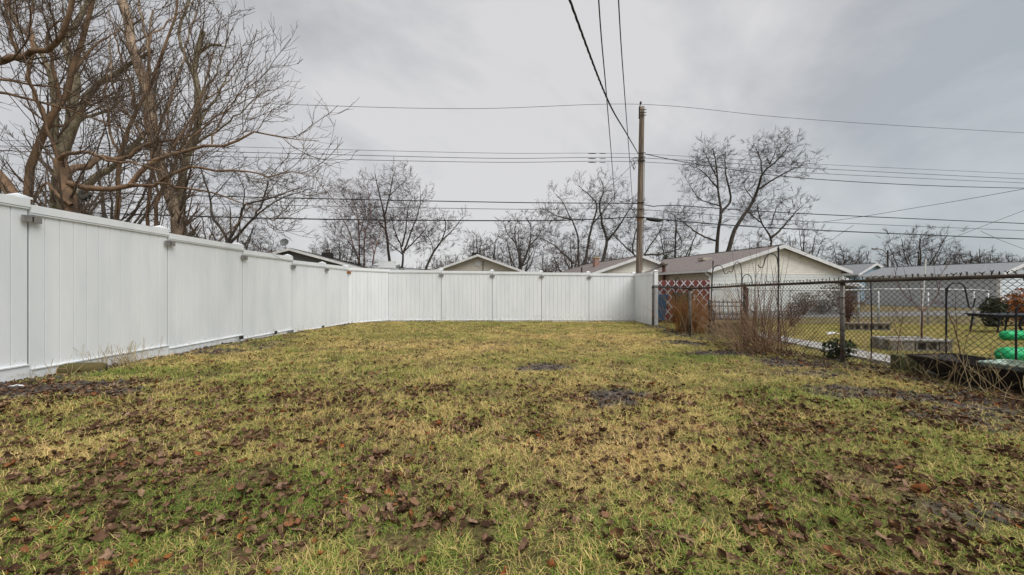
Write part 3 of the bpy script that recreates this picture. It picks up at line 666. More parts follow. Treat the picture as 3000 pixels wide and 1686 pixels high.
def tree(name, label, limbs, levels, bm, tm, seed, cat='tree', group=None, rmin=.003, wind=(0, 0, 0), base=None, flare=1.25, near=False, crown_from=None, sides=None, jitter=.02):
    rg = np.random.default_rng(seed)
    P0 = Vector(limbs[0][0][0]); b = Vector((P0.x, P0.y, float(G(P0.x, P0.y))))
    t = thing(name, label, cat, b, group=group); bo = np.array(b)
    PP = []; RR = []
    for j, (pts, r0, r1) in enumerate(limbs):
        pts = [Vector(p) for p in pts]
        if j == 0:
            g0 = b.copy(); g0.z -= .2
            if pts[0].z > b.z + .25: pts = [g0, Vector((pts[0].x, pts[0].y, (pts[0].z + b.z) / 2))] + pts
            else: pts = [g0] + pts[1:] if len(pts) > 2 else [g0] + pts
        S = spline(pts, 16) - bo
        Lg = np.linalg.norm(np.diff(S, axis=0), axis=1).sum()
        S[1:-1] += rg.normal(size=(14, 3)) * jitter * min(1, Lg * .3)
        rr = np.linspace(r0, r1, 16) * (.72 if near else .72)
        if j == 0: rr[:3] *= np.array([flare, (1 + flare) / 2, 1.05])
        PP.append(S); RR.append(rr)
    if near:
        o = link('trunk', qmesh('trunk', [tubes(PP[0][None], RR[0][None], 12)], bm), t)
        for S, rr in zip(PP[1:], RR[1:]): link('limb', qmesh('limb', [tubes(S[None], rr[None], 8)], bm), t)
    else:
        link('trunk', qmesh('trunk', [tubes(np.array(PP), np.array(RR), 7)], bm), t)
    cur = (np.array(PP), np.array(RR)); parts = []
    if crown_from: cur = (cur[0][crown_from:], cur[1][crown_from:])
    n = len(levels)
    allp, allr = cur
    if levels and levels[0] == 'fill':
        _, s_, d_ = levels; F_, Fr = fill_crown(rg, PP, RR, s_, d_, wind); Fr = np.maximum(Fr * .8, rmin * .8); rmin = rmin * .66; parts.append(tubes(F_, Fr, 3)); cur = (F_, Fr)
        levels = [dict(dens=5.5 / s_, lmin=.25 * s_, lmax=.9 * s_, ang=.55, K=4, jit=.10, rs=.6, up=.04, t0=.2), dict(dens=6.5 / s_, lmin=.15 * s_, lmax=.55 * s_, ang=.55, K=3, jit=.10, rs=.7, up=.03, t0=.15)]
    for li, lv in enumerate(levels):
        lv = dict(lv); also = lv.pop('limbs_too', 0)
        P, r = grow(rg, cur[0], cur[1], rmin=rmin * (1.6 if li == 0 else 1.0), wind=wind, **lv)
        if also:
            lv2 = dict(lv); lv2['dens'] = also; P2, r2 = grow(rg, allp, allr, rmin=rmin, wind=wind, **lv2); P = np.concatenate([P, P2]); r = np.concatenate([r, r2])
        if len(P) == 0: break
        parts.append(tubes(P, r, 5 if (li == 0 and near) else 3)); cur = (P, r)
    if parts: link('crown', qmesh('crown', parts, tm), t)
    return t

NL = [dict(dens=2.9, lmin=.7, lmax=2.1, ang=.8, K=9, jit=.09, rs=.27, up=.10, t0=.12),
      dict(dens=4.1, lmin=.3, lmax=1.1, ang=.75, K=7, jit=.10, rs=.45, up=.08, t0=.15, limbs_too=2.2),
      dict(dens=7.0, lmin=.10, lmax=.45, ang=.75, K=4, jit=.12, rs=.6, up=.04, t0=.1)]
def C(pts, Y, dy=0):
    n = len(pts); return [c1(x, y, Y + dy * i / max(1, n - 1)) for i, (x, y) in enumerate(pts)]
LG = 'bare trees behind the left fence'
tree('bare_tree', 'low wide orange brown tree whose long limbs arch right over the left fence', [
    (C([(425, 1330), (412, 1230), (400, 1120), (385, 1020), (350, 945)], 6.9), .21, .12),
    (C([(400, 1080), (480, 1105), (640, 1120), (760, 1090), (880, 970), (1060, 900), (1250, 850), (1370, 840), (1480, 785), (1580, 790), (1700, 830), (1880, 830)], 6.9, .9), .075, .006),
    (C([(760, 1090), (920, 1080), (1080, 992), (1250, 1000), (1480, 1020), (1570, 1028), (1700, 1010), (1900, 1055)], 7.1, -.4), .045, .005),
    (C([(385, 1020), (450, 995), (560, 955), (600, 925), (720, 935), (860, 850), (1080, 815), (1300, 700)], 6.9, 1.4), .085, .01),
    (C([(350, 945), (270, 760), (210, 560), (165, 420), (120, 200)], 6.9, -.5), .035, .008),
    (C([(350, 940), (400, 908), (500, 900), (600, 922), (660, 955), (800, 965), (960, 1010)], 6.8, -.5), .05, .01),
    (C([(930, 1080), (1100, 1112), (1300, 1155), (1500, 1235), (1680, 1335)], 7.0, .3), .03, .004),
    (C([(420, 1210), (330, 1140), (270, 1080), (210, 1180)], 6.8), .05, .012),
    (C([(1250, 850), (1290, 720), (1370, 600), (1480, 480), (1600, 360)], 7.6, .3), .022, .004),
    (C([(880, 970), (990, 900), (1120, 700), (1250, 560), (1400, 420), (1540, 300)], 7.2, .6), .03, .004),
    (C([(1060, 900), (1180, 760), (1330, 650), (1520, 560), (1700, 500)], 7.4, .5), .022, .004),
], NL, bk_orange, bk_twig, 3, near=True, group=LG, rmin=.0028, wind=(.03, 0, .01), flare=1.7)
tree('bare_tree', 'orange brown tree at the left edge with a thick limb crossing the upper left corner', [
    (C([(110, 1260), (90, 1175), (0, 1040), (-110, 900), (-160, 700), (-120, 520), (-90, 400)], 6.6), .14, .09),
    (C([(-90, 400), (0, 352), (110, 340), (205, 310), (280, 280), (360, 200), (410, 90), (460, -60), (560, -250)], 6.6, -.3), .075, .03),
    (C([(-120, 520), (0, 540), (150, 578), (380, 640), (560, 700), (740, 770), (900, 830)], 6.5, .8), .035, .006),
    (C([(-140, 480), (0, 470), (200, 505), (400, 540), (600, 640), (760, 650)], 6.4, .8), .03, .006),
    (C([(110, 340), (60, 180), (30, 0), (80, -200)], 6.6), .04, .015),
    (C([(205, 310), (180, 150), (200, -50)], 6.5), .03, .015),
], NL, bk_orange, bk_twig, 5, near=True, group=LG, rmin=.0028)
tree('bare_tree', 'curving orange brown tree just left of the ivy covered trunk', [
    (C([(150, 1240), (150, 1130), (152, 1020), (210, 900), (290, 750), (370, 620), (410, 470), (440, 330), (500, 190), (560, 0), (600, -200)], 7.3), .13, .035),
    (C([(290, 750), (220, 600), (170, 420), (190, 240), (60, 90), (40, -50)], 7.3, .5), .05, .02),
    (C([(370, 620), (330, 480), (300, 330), (290, 190), (330, 140), (400, 110)], 7.3, -.5), .045, .015),
    (C([(410, 470), (500, 330), (640, 220), (760, 120)], 7.3, .7), .04, .008),
    (C([(290, 750), (380, 740), (470, 660), (560, 580), (660, 560)], 7.3, 1), .035, .008),
], NL, bk_orange, bk_twig, 6, near=True, group=LG, rmin=.003)
tree('bare_tree', 'thick mossy ivy covered tree leaning right behind the left fence', [
    (C([(325, 1310), (330, 1200), (345, 1050), (380, 900), (470, 700), (560, 520), (680, 425), (790, 355), (900, 300)], 9.6), .23, .05),
    (C([(380, 900), (420, 700), (440, 520), (400, 320), (380, 250), (440, 130), (520, -20), (560, -200)], 9.6, .6), .16, .05),
    (C([(350, 1000), (330, 800), (320, 600), (300, 430), (200, 250), (100, 160), (50, 0)], 9.6, -.6), .12, .04),
    (C([(470, 700), (640, 650), (760, 560), (860, 540)], 9.6, 1), .06, .01),
    (C([(420, 1180), (560, 1060), (700, 960), (820, 820), (900, 650), (940, 420)], 9.6, .6), .12, .02),
], NL, bk_green, bk_twig, 8, near=True, group=LG, rmin=.0035)
tree('bare_tree', 'tall split brown trunk rising out of the picture left of the broken trunk', [
    (C([(1065, 1480), (1055, 1390), (1010, 1180), (960, 1050), (910, 830), (875, 600), (860, 480), (800, 350), (760, 150), (720, 0), (690, -160)], 9.3), .20, .11),
    (C([(910, 830), (990, 640), (1060, 400), (1130, 150), (1200, -60)], 9.3, .5), .05, .012),
    (C([(875, 600), (870, 300), (830, 100), (820, -120)], 9.3, -.3), .05, .02),
    (C([(960, 1050), (840, 800), (700, 600), (660, 500), (640, 260)], 9.3, -.6), .06, .015),
    (C([(800, 350), (900, 220), (1050, 80), (1180, -30)], 9.3, .6), .04, .01),
], NL, bk_brown, bk_twig, 9, near=True, group=LG, rmin=.0035, wind=(.02, 0, .02))
tree('bare_tree', 'mossy trunk with a sawn broken top and stub branch behind the left fence', [
    (C([(1090, 1480), (1080, 1390), (1062, 1180), (1100, 960), (1160, 760), (1175, 600), (1150, 470), (1140, 385), (1170, 290), (1197, 185)], 9.7), .16, .075),
    (C([(1150, 470), (1090, 330), (1060, 220), (1075, 100), (1125, -10), (1150, -120)], 9.7, .4), .06, .03),
    (C([(1140, 360), (1195, 295), (1250, 266), (1302, 268)], 9.7), .05, .04),
    (C([(1160, 760), (1260, 600), (1360, 420), (1450, 250)], 9.7, .6), .04, .006),
    (C([(1175, 600), (1280, 420), (1330, 250), (1350, 90)], 9.7, .3), .035, .006),
    (C([(1130, 860), (1300, 760), (1440, 640), (1600, 520)], 9.7, -.5), .04, .006),
], NL, bk_green, bk_twig, 10, near=True, group=LG, rmin=.0035, wind=(.03, 0, .02))
tree('bare_tree', 'slim straight trunk rising between the ivy covered tree and the split trunk', [
    (C([(695, 1400), (690, 1300), (685, 1100), (712, 930), (745, 820), (800, 650), (862, 560), (950, 350), (1010, 150), (1050, -40)], 8.6), .085, .025),
    (C([(712, 930), (640, 760), (620, 560), (650, 330), (640, 180)], 8.6, .5), .04, .01), (C([(800, 650), (760, 480), (700, 300), (640, 60)], 8.6, -.4), .035, .01)],
    NL, bk_orange, bk_twig, 12, near=True, group=LG, rmin=.003)
tree('bare_tree', 'slim sapling next left of the split brown trunk', [
    (C([(872, 1430), (870, 1330), (876, 1150), (886, 900), (850, 700), (870, 480), (880, 240), (900, 60)], 8.4), .06, .018), (C([(880, 1000), (960, 820), (1000, 620), (1010, 420)], 8.4, .4), .03, .008)],
    NL, bk_orange, bk_twig, 13, near=True, group=LG, rmin=.003)
tree('bare_tree', 'forked slim tree close against the base of the split brown trunk', [
    (C([(922, 1430), (922, 1340), (942, 1170), (1010, 1010), (1080, 850), (1140, 700), (1200, 500), (1260, 300)], 8.2), .07, .015), (C([(942, 1170), (900, 1000), (930, 800), (900, 560)], 8.2, -.4), .035, .01)],
    NL, bk_orange, bk_twig, 14, near=True, group=LG, rmin=.003, wind=(.02, 0, .02))

def FLV(s=1.0, d=1.0): return ('fill', s, d)
def fill_crown(rg, PP, RR, s, d, wind):
    w = np.array(wind, float) * 6; nod = []; dr = []; rad = []
    for S, rr in zip(PP, RR):
        k = slice(5, 16); nod.append(S[k]); dr.append(norm(np.gradient(S, axis=0))[k]); rad.append(rr[k])
    nod = np.concatenate(nod); dr = np.concatenate(dr); rad = np.concatenate(rad); base_n = len(nod)
    Lt = sum(np.linalg.norm(np.diff(S, axis=0), axis=1).sum() for S in PP); n = int(12 * Lt * d / s)
    c = rg.integers(0, base_n, n); Q = norm(rg.normal(size=(n, 3))) * (rg.random((n, 1)) ** .5) * 1.7 * s; Q[:, 2] = Q[:, 2] * .8 + .08 * s
    Q = nod[c] + Q + w * rg.random((n, 1)) * s; zmin = np.percentile(nod[:, 2], 6); Q = Q[Q[:, 2] > zmin]
    dm = np.array([np.min(np.sum((nod[:base_n] - q) ** 2, 1)) for q in Q]); Q = Q[np.argsort(dm)]
    P = []; R_ = []
    N = np.zeros((base_n + 3 * len(Q), 3)); D = np.zeros_like(N); Ra = np.zeros(len(N)); N[:base_n] = nod; D[:base_n] = dr; Ra[:base_n] = rad; m = base_n
    for q in Q:
        v = q - N[:m]; ds = np.sqrt((v ** 2).sum(1)); cosv = (v * D[:m]).sum(1) / np.maximum(ds, 1e-6)
        i = int(np.argmin(ds * (1.45 - .5 * cosv) + np.maximum(0, N[:m, 2] - q[2]) * .7)); L = ds[i]
        if L < .12 * s or L > 3.0 * s: continue
        c_ = N[i] + D[i] * L * .45 + np.array([0, 0, -.03 * L]); t = np.linspace(0, 1, 6)[:, None]; B = (1 - t) ** 2 * N[i] + 2 * t * (1 - t) * c_ + t * t * q
        B[1:-1] += rg.normal(size=(4, 3)) * .03 * L; r0 = min(Ra[i] * .7, .010 * s + .012 * L); r1 = r0 * .45
        P.append(B); R_.append(np.linspace(r0, r1, 6))
        for k in (2, 4, 5):
            N[m] = B[k]; D[m] = norm(B[k] - B[k - 1]); Ra[m] = R_[-1][k]; m += 1
    return np.array(P), np.array(R_)
FG = 'bare trees beyond the houses'
def D7(pts, Y): return [c7(x, y, Y + rnd.uniform(-.7, .7) * (i > 1)) for i, (x, y) in enumerate(pts)]
def D4(pts, Y): return [c4(x, y, Y + rnd.uniform(-.7, .7) * (i > 1)) for i, (x, y) in enumerate(pts)]
def D3(pts, Y): return [c3(x, y, Y + rnd.uniform(-.7, .7) * (i > 1)) for i, (x, y) in enumerate(pts)]
def D1(pts, Y): return [c1(x, y, Y + rnd.uniform(-.5, .5) * (i > 1)) for i, (x, y) in enumerate(pts)]
tree('bare_tree', 'forked spreading tree between the broken trunk and the dark grey house', [
    (D1([(1340, 1500), (1335, 1430), (1320, 1370), (1250, 1280), (1240, 1180), (1200, 1050), (1185, 990)], 24), .17, .04),
    (D1([(1335, 1430), (1400, 1330), (1440, 1210), (1540, 1185), (1650, 1150), (1800, 1100)], 24), .13, .02),
    (D1([(1350, 1440), (1480, 1300), (1545, 1200), (1580, 1075)], 24), .12, .05), (D1([(1480, 1300), (1560, 1232), (1680, 1160), (1850, 1112)], 24), .08, .015),
    (D1([(1420, 1290), (1440, 1130), (1400, 1020), (1440, 960)], 24), .06, .012), (D1([(1240, 1180), (1330, 1080), (1400, 990)], 24), .05, .012), (D1([(1545, 1200), (1640, 1060), (1720, 1010)], 24), .04, .01),
], FLV(.75, 1.1), bk_far, bk_fartwig, 21, group=FG, rmin=.0052)
tree('bare_tree', 'large windswept tree, tallest on the right, above the block garage roof', [
    (D7([(858, 1450), (855, 1420), (865, 1300), (882, 1190), (860, 1050), (855, 930), (835, 830)], 38), .33, .05),
    (D7([(882, 1190), (935, 1110), (905, 960), (905, 850)], 38), .16, .04), (D7([(912, 1430), (960, 1280), (1040, 1160), (1085, 1060), (1110, 970), (1200, 890), (1260, 810)], 38), .30, .05),
    (D7([(1085, 1060), (1180, 1000), (1290, 940), (1370, 915)], 38), .14, .03), (D7([(1110, 970), (1100, 890), (1070, 820)], 38), .10, .03), (D7([(1150, 920), (1180, 860), (1200, 800)], 38), .08, .03),
    (D7([(850, 1345), (760, 1310), (680, 1250), (600, 1190)], 38), .13, .03), (D7([(860, 1050), (780, 960), (720, 930)], 38), .1, .03), (D7([(862, 1000), (800, 880), (780, 830)], 38), .09, .03), (D7([(870, 1150), (760, 1110), (690, 1010)], 38), .09, .025),
    (D7([(1060, 1120), (1010, 1030), (1060, 960)], 38), .07, .02)],
    FLV(1.0, 2.0), bk_far, bk_fartwig, 22, group=FG, rmin=.0075, wind=(.10, 0, .04))
tree('bare_tree', 'spreading tree right of the windswept tree over the garage ridge', [
    (D7([(1155, 1430), (1157, 1380), (1160, 1330), (1110, 1250), (1085, 1150), (1130, 1110)], 40), .22, .05), (D7([(1160, 1330), (1230, 1265), (1290, 1190), (1340, 1150)], 40), .17, .04),
    (D7([(1110, 1250), (1040, 1190), (1010, 1150)], 40), .1, .03), (D7([(1160, 1260), (1190, 1160), (1240, 1110)], 40), .09, .03)], FLV(.9, 1.4), bk_far, bk_fartwig, 23, group=FG, rmin=.0075, wind=(.05, 0, .02))
tree('bare_tree', 'wide multi stemmed tree just left of the utility pole', [
    (D4([(590, 1000), (590, 930), (585, 700), (540, 590), (480, 470), (430, 410)], 36), .2, .04), (D4([(622, 960), (660, 760), (690, 620), (720, 480), (640, 390), (590, 350)], 36), .2, .035),
    (D4([(755, 900), (790, 740), (752, 600), (740, 470), (770, 380), (745, 300)], 36), .22, .04), (D4([(790, 740), (860, 660), (930, 550), (985, 470)], 36), .16, .04),
    (D4([(560, 900), (430, 780), (330, 720)], 36), .14, .03), (D4([(690, 620), (790, 500), (860, 390)], 36), .09, .03), (D4([(540, 590), (430, 560), (370, 520)], 36), .09, .03)],
    FLV(1.0, 1.7), bk_far, bk_fartwig, 24, group=FG, rmin=.0072, wind=(.03, 0, 0))
tree('bare_tree', 'round crowned tree behind the right slope of the beige house', [
    (D4([(185, 1000), (185, 950), (185, 880), (150, 760), (140, 650), (170, 590)], 36), .19, .04), (D4([(195, 910), (240, 780), (255, 660), (220, 570)], 36), .14, .03), (D4([(150, 760), (90, 690), (70, 620)], 36), .08, .02), (D4([(240, 780), (310, 700), (340, 620)], 36), .08, .02)],
    FLV(.85, 1.5), bk_far, bk_fartwig, 25, group=FG, rmin=.007, wind=(.02, 0, 0))
tree('bare_tree', 'low forked tree directly behind the utility pole', [
    (D4([(1040, 950), (1045, 870), (1060, 830), (1120, 740), (1180, 640), (1190, 570)], 37), .17, .04), (D4([(1050, 850), (975, 830), (990, 700), (1010, 600), (960, 500)], 37), .12, .03), (D4([(980, 830), (930, 790), (860, 720), (800, 650)], 37), .11, .03),
    (D4([(1060, 840), (1200, 828), (1320, 770), (1280, 650), (1270, 560)], 37), .12, .03)], FLV(.95, 1.3), bk_far, bk_fartwig, 26, group=FG, rmin=.0072)
tree('bare_tree', 'tree leaning right between the reddish clump and the beige house', [
    (D3([(1225, 930), (1235, 895), (1290, 760), (1350, 680), (1430, 600), (1500, 510)], 36), .21, .04), (D3([(1350, 680), (1385, 570), (1370, 490)], 36), .09, .03), (D3([(1290, 760), (1260, 660), (1200, 600)], 36), .06, .02)], FLV(.9, 1.6), bk_far, bk_fartwig, 27, group=FG, rmin=.007)
tree('bare_tree', 'tall straight tree in the middle of the reddish clump', [
    (D3([(960, 930), (955, 870), (925, 600), (905, 450), (865, 280), (840, 160)], 37), .24, .05), (D3([(910, 500), (950, 330), (975, 190), (1000, 110)], 37), .12, .03), (D3([(925, 600), (830, 480), (760, 400)], 37), .1, .03), (D3([(950, 330), (1040, 240), (1075, 200)], 37), .07, .02), (D3([(915, 540), (1010, 480), (1060, 450)], 37), .07, .02)],
    FLV(.9, 2.0), bk_far, bk_redtwig, 28, group=FG, rmin=.0065)
tree('bare_tree', 'vase shaped tree at the right of the reddish clump', [
    (D3([(1052, 940), (1050, 890), (1050, 760), (1000, 620), (960, 480)], 36), .2, .04), (D3([(1060, 770), (1120, 600), (1180, 430), (1190, 310)], 36), .13, .03), (D3([(1050, 720), (1080, 560), (1095, 420), (1130, 330)], 36), .12, .03), (D3([(1055, 760), (1180, 640), (1240, 560)], 36), .1, .03), (D3([(1050, 780), (940, 680), (880, 600)], 36), .08, .02)],
    FLV(.9, 2.2), bk_far, bk_redtwig, 29, group=FG, rmin=.0065, wind=(0, 0, .05))
tree('birch_tree', 'leftmost orange barked birch leaning left in the reddish clump', [(D3([(720, 930), (715, 840), (680, 740), (640, 600), (560, 460), (480, 400)], 35), .13, .02), (D3([(680, 740), (600, 640), (520, 560)], 35), .05, .015)], FLV(.8, 2.2), bk_birch, bk_redtwig, 30, group=FG, rmin=.0052)
tree('birch_tree', 'upright orange barked birch second in the reddish clump', [(D3([(718, 930), (720, 840), (715, 600), (690, 420), (620, 260)], 35.5), .13, .02), (D3([(716, 640), (760, 480), (760, 340)], 35.5), .06, .015)], FLV(.8, 2.2), bk_birch, bk_redtwig, 31, group=FG, rmin=.0052)
tree('birch_tree', 'orange barked birch third from the left in the reddish clump', [(D3([(752, 930), (755, 840), (762, 640), (800, 470), (790, 300), (730, 240)], 35), .12, .02), (D3([(765, 620), (700, 500), (600, 330), (560, 250)], 35), .06, .015)], FLV(.8, 2.2), bk_birch, bk_redtwig, 32, group=FG, rmin=.0052)
tree('birch_tree', 'short pale orange birch stem leaning right in the reddish clump', [(D3([(815, 930), (820, 850), (850, 700), (900, 590), (960, 500)], 34), .12, .02), (D3([(835, 780), (800, 640), (820, 560)], 34), .06, .015)], FLV(.8, 2.2), bk_birch, bk_redtwig, 33, group=FG, rmin=.0052)

def auto_tree(label, x, ytop, Y, spread, seed, n=6, tm=None, dens=1.3, rm=None, wind=(0, 0, 0), ybase=690, split=.25, s=None, cat='tree', name='bare_tree'):
    rg = random.Random(seed); b = at(x, ybase, Y); b.z = float(G(b.x, b.y)); H = at(x, ytop, Y).z - b.z; W = spread / F * Y
    z0 = b + Vector((rg.uniform(-.1, .1), 0, H * split)); top = b + Vector((rg.uniform(-.15, .15) * W, rg.uniform(-.2, .2), H * .86))
    limbs = [([b, z0, (z0 + top) / 2 + Vector((rg.uniform(-.1, .1) * W, 0, 0)), top], H * .028, H * .006)]
    for k in range(n):
        a = (k + rg.uniform(-.3, .3)) / n * 2 * math.pi; q = rg.uniform(.55, 1.0); st = b.lerp(top, rg.uniform(split * .8, split + .25)); e = b + Vector((math.cos(a) * W * q * .9, math.sin(a) * W * q * .8, H * rg.uniform(.6, .92)))
        limbs.append(([st, st.lerp(e, .45) + Vector((math.cos(a) * W * .12, 0, -H * .03)), e], H * .014, H * .004))
    return tree(name, label, limbs, FLV(s or H / 8.0, dens * .7), bk_far, tm or bk_fartwig, seed, group=FG, rmin=rm or .00019 * Y, wind=wind)
auto_tree('vase shaped tree above the grey hipped roof at the right', 2310, 575, 42, 75, 51, 9, dens=1.7, split=.12, wind=(0, 0, .05))
auto_tree('round dense tree between the block garage and the street lamp', 2128, 612, 46, 48, 52, 8, dens=1.9)
auto_tree('windblown tree touching the right end of the garage roof', 2015, 560, 44, 62, 53, 7, dens=1.6, wind=(.06, 0, .02))
auto_tree('forked tree left of the right edge above the grey roof', 2470, 606, 44, 52, 54, 6, dens=1.4)
auto_tree('low wide tree right of the street lamp vase tree', 2405, 636, 46, 40, 55, 6, dens=1.5)
auto_tree('low tree at the far right edge above the grey roof', 2545, 640, 48, 45, 56, 6, dens=1.4)
auto_tree('small rounded tree just left of the reddish clump', 855, 585, 34, 55, 57, 7, dens=1.7)
auto_tree('left of two slim young trees between clump and beige house', 1200, 572, 40, 26, 58, 6, dens=1.8, split=.3)
auto_tree('right of two slim young trees beside the beige house chimney', 1243, 578, 41, 30, 59, 5, dens=1.6, split=.3)
auto_tree('low bushy tree behind the satellite dish', 655, 585, 36, 52, 60, 8, dens=1.7)
auto_tree('low dense tree behind the beige house ridge, left part', 1120, 640, 45, 45, 61, 7, dens=1.7)
auto_tree('low tree between beige house and round crowned tree', 1310, 560, 44, 50, 62, 7, dens=1.5)
auto_tree('bushy tree low behind the wide multi stemmed tree', 1440, 585, 46, 70, 63, 9, tm=bk_redtwig, dens=1.7)
auto_tree('small reddish tree low behind the chimney', 1535, 620, 44, 50, 64, 8, tm=bk_redtwig, dens=1.8)
auto_tree('low reddish tree right of the utility pole over the cream house', 1745, 648, 46, 55, 65, 8, tm=bk_redtwig, dens=1.8)
auto_tree('branching tree left of the windswept tree', 1700, 535, 41, 62, 66, 6, dens=1.3)
auto_tree('small tree between the windswept tree and the garage ridge tree', 1885, 585, 47, 45, 67, 6, dens=1.5)
auto_tree('twiggy tree behind the slim trunks on the left', 560, 480, 30, 120, 68, 9, dens=1.2)
auto_tree('twiggy tree far behind the ivy covered trunk', 270, 340, 20, 160, 69, 9, dens=1.2)
# the far wood: one mass of twigs along the horizon
rg = np.random.default_rng(99); parts = []; base = []
for k in range(165):
    Y = rg.uniform(62, 95); x = rg.uniform(350, 2800); b = at(x, 0, Y); h = rg.uniform(3.2, 7.5) * (1 if rg.random() < .8 else 1.25)
    for j in range(5):
        dx, dy = rg.normal(0, h * .16, 2); base.append([[b.x, Y, -.3], [b.x + dx * .25, Y + dy * .3, h * .3], [b.x + dx * .7, Y + dy * .7, h * .65], [b.x + dx, Y + dy, h]])
PB = np.array(base); RB = np.tile(np.array([.085, .06, .035, .02]), (len(PB), 1)); parts.append(tubes(PB, RB, 3))
Pa, Ra = grow(rg, PB, RB, 1.5, .8, 2.6, .8, 5, .12, .6, .014, up=.08, t0=.2); parts.append(tubes(Pa, Ra, 3))
Pb_, Rb_ = grow(rg, Pa, Ra, 1.4, .5, 1.3, .75, 3, .12, .7, .012, up=.05, t0=.1); parts.append(tubes(Pb_, Rb_, 3))
tag(link('far_wood', qmesh('far_wood', parts, bk_fartwig)), 'far off bare wood along the horizon behind the houses', 'woods', kind='stuff')

# leafy things: leaves as little bent quads
def leaf_cloud(rg, cen, n, rad, size, flat=1.0):
    c = rg.normal(size=(n, 3)); c = norm(c) * (rg.random((n, 1)) ** .45) * np.array(rad) + np.array(cen)
    a = norm(rg.normal(size=(n, 3))); b = norm(np.cross(a, rg.normal(size=(n, 3)))); s = size * rg.uniform(.6, 1.3, (n, 1))
    v = np.stack([c - a * s, c + b * s * .5, c + a * s, c - b * s * .5], 1).reshape(-1, 3)
    return v, np.arange(4 * n).reshape(n, 4)
def leafy(name, label, loc, rad, n, size, m, cat, seed, stems=7, stem_m=None, parts2='leaves', rz=0):
    rg = np.random.default_rng(seed); b = Vector((loc[0], loc[1], float(G(loc[0], loc[1])))); t = thing(name, label, cat, b)
    link(parts2, qmesh(parts2, [leaf_cloud(rg, (0, 0, rad[2] * .95), n, rad, size)], m, False), t)
    S = []; 
    for k in range(stems):
        e = rg.normal(size=3) * np.array(rad) * .45; S.append(spline([(0, 0, -.05), (e[0] * .4, e[1] * .4, rad[2] * .6), (e[0], e[1], rad[2] * 1.6 + abs(e[2]) * .3)], 5))
    P = np.array(S); Rr = np.tile(np.linspace(.02, .006, 5) * min(1, rad[2] * 1.5), (stems, 1)); q = [tubes(P, Rr, 4)]
    P2, R2 = grow(rg, P, Rr, 10 / max(rad[2], .2), .2 * rad[2], .8 * rad[2], .8, 4, .2, .6, .003, up=.05); q.append(tubes(P2, R2, 3))
    link('stems', qmesh('stems', q, stem_m or bk_twig), t); return t
evg = mat('dark_evergreen', (0.035, 0.06, 0.018), .8, .5, 9); ivy_m = mat('ivy_leaf', (0.045, 0.10, 0.02), .6, .5, 12); brownleaf = mat('dry_brown_leaf', (0.16, 0.09, 0.055), .85, .5, 9); orangeleaf = mat('orange_foliage', (0.40, 0.14, 0.03), .8, .4, 9)
leafy('ivy_plant', 'green ivy climbing the thick mossy trunk above the left fence', (C([(300, 1180)], 9.2)[0].x, 9.25), (.42, .25, 1.55), 1500, .035, ivy_m, 'ivy', 81, 9)
leafy('cedar_tree', 'small dark green evergreen behind the white corner box', (at(1003, 0, 33).x, 33), (.85, .8, 1.6), 2600, .09, evg, 'tree', 82, 3, parts2='crown')
leafy('cedar_tree', 'small dark conifer right of the utility pole behind the roofs', (at(1676, 0, 44).x, 44), (.75, .7, 2.7), 2600, .1, evg, 'tree', 83, 3, parts2='crown')
leafy('cedar_tree', 'small dark evergreen low between the dark grey house and the birches', (at(893, 0, 36).x, 36), (1.0, .8, 1.9), 2200, .1, evg, 'tree', 84, 3, parts2='crown')

# ------------------------------------------------------------------ things along the right hand fence and in the next yard
def gz_(x, y): return float(G(x, y))
# red slatted screen with white diagonal strips
ls = at(1640, 0, 15.9); le = at(1784, 0, 15.6)
scr = thing('slatted_screen', 'red slatted screen with white diagonal strips beside the white return panel', 'fence', (ls.x, ls.y, gz_(ls.x, ls.y)), math.atan2(le.y - ls.y, le.x - ls.x))
LW = (le - ls).xy.length; LH = 1.62
sm = MB(); k = 0
while k * .038 < LW - .02:
    x = k * .038; hh = LH - (0 if k % 2 else .025)
    sm.add([(x, -.004, .05), (x + .034, -.004, .05), (x + .034, -.004, hh), (x + .017, -.010, hh + .015), (x, -.004, hh), (x + .017, -.012, .05), (x, .006, .05), (x + .034, .006, .05), (x + .034, .006, hh), (x, .006, hh)],
           [(0, 5, 3, 4), (5, 1, 2, 3), (6, 9, 8, 7), (4, 3, 2, 8, 9), (0, 4, 9, 6), (1, 7, 8, 2)]); k += 1
tag(sm.obj('red_slats', mat('red_slats', (0.24, 0.06, 0.052), .6, .35, 6), scr), None, None, kind='stuff')
strip_m = mat('white_strip', (.66, .67, .69), .6, .2, 6)
pitch = .30
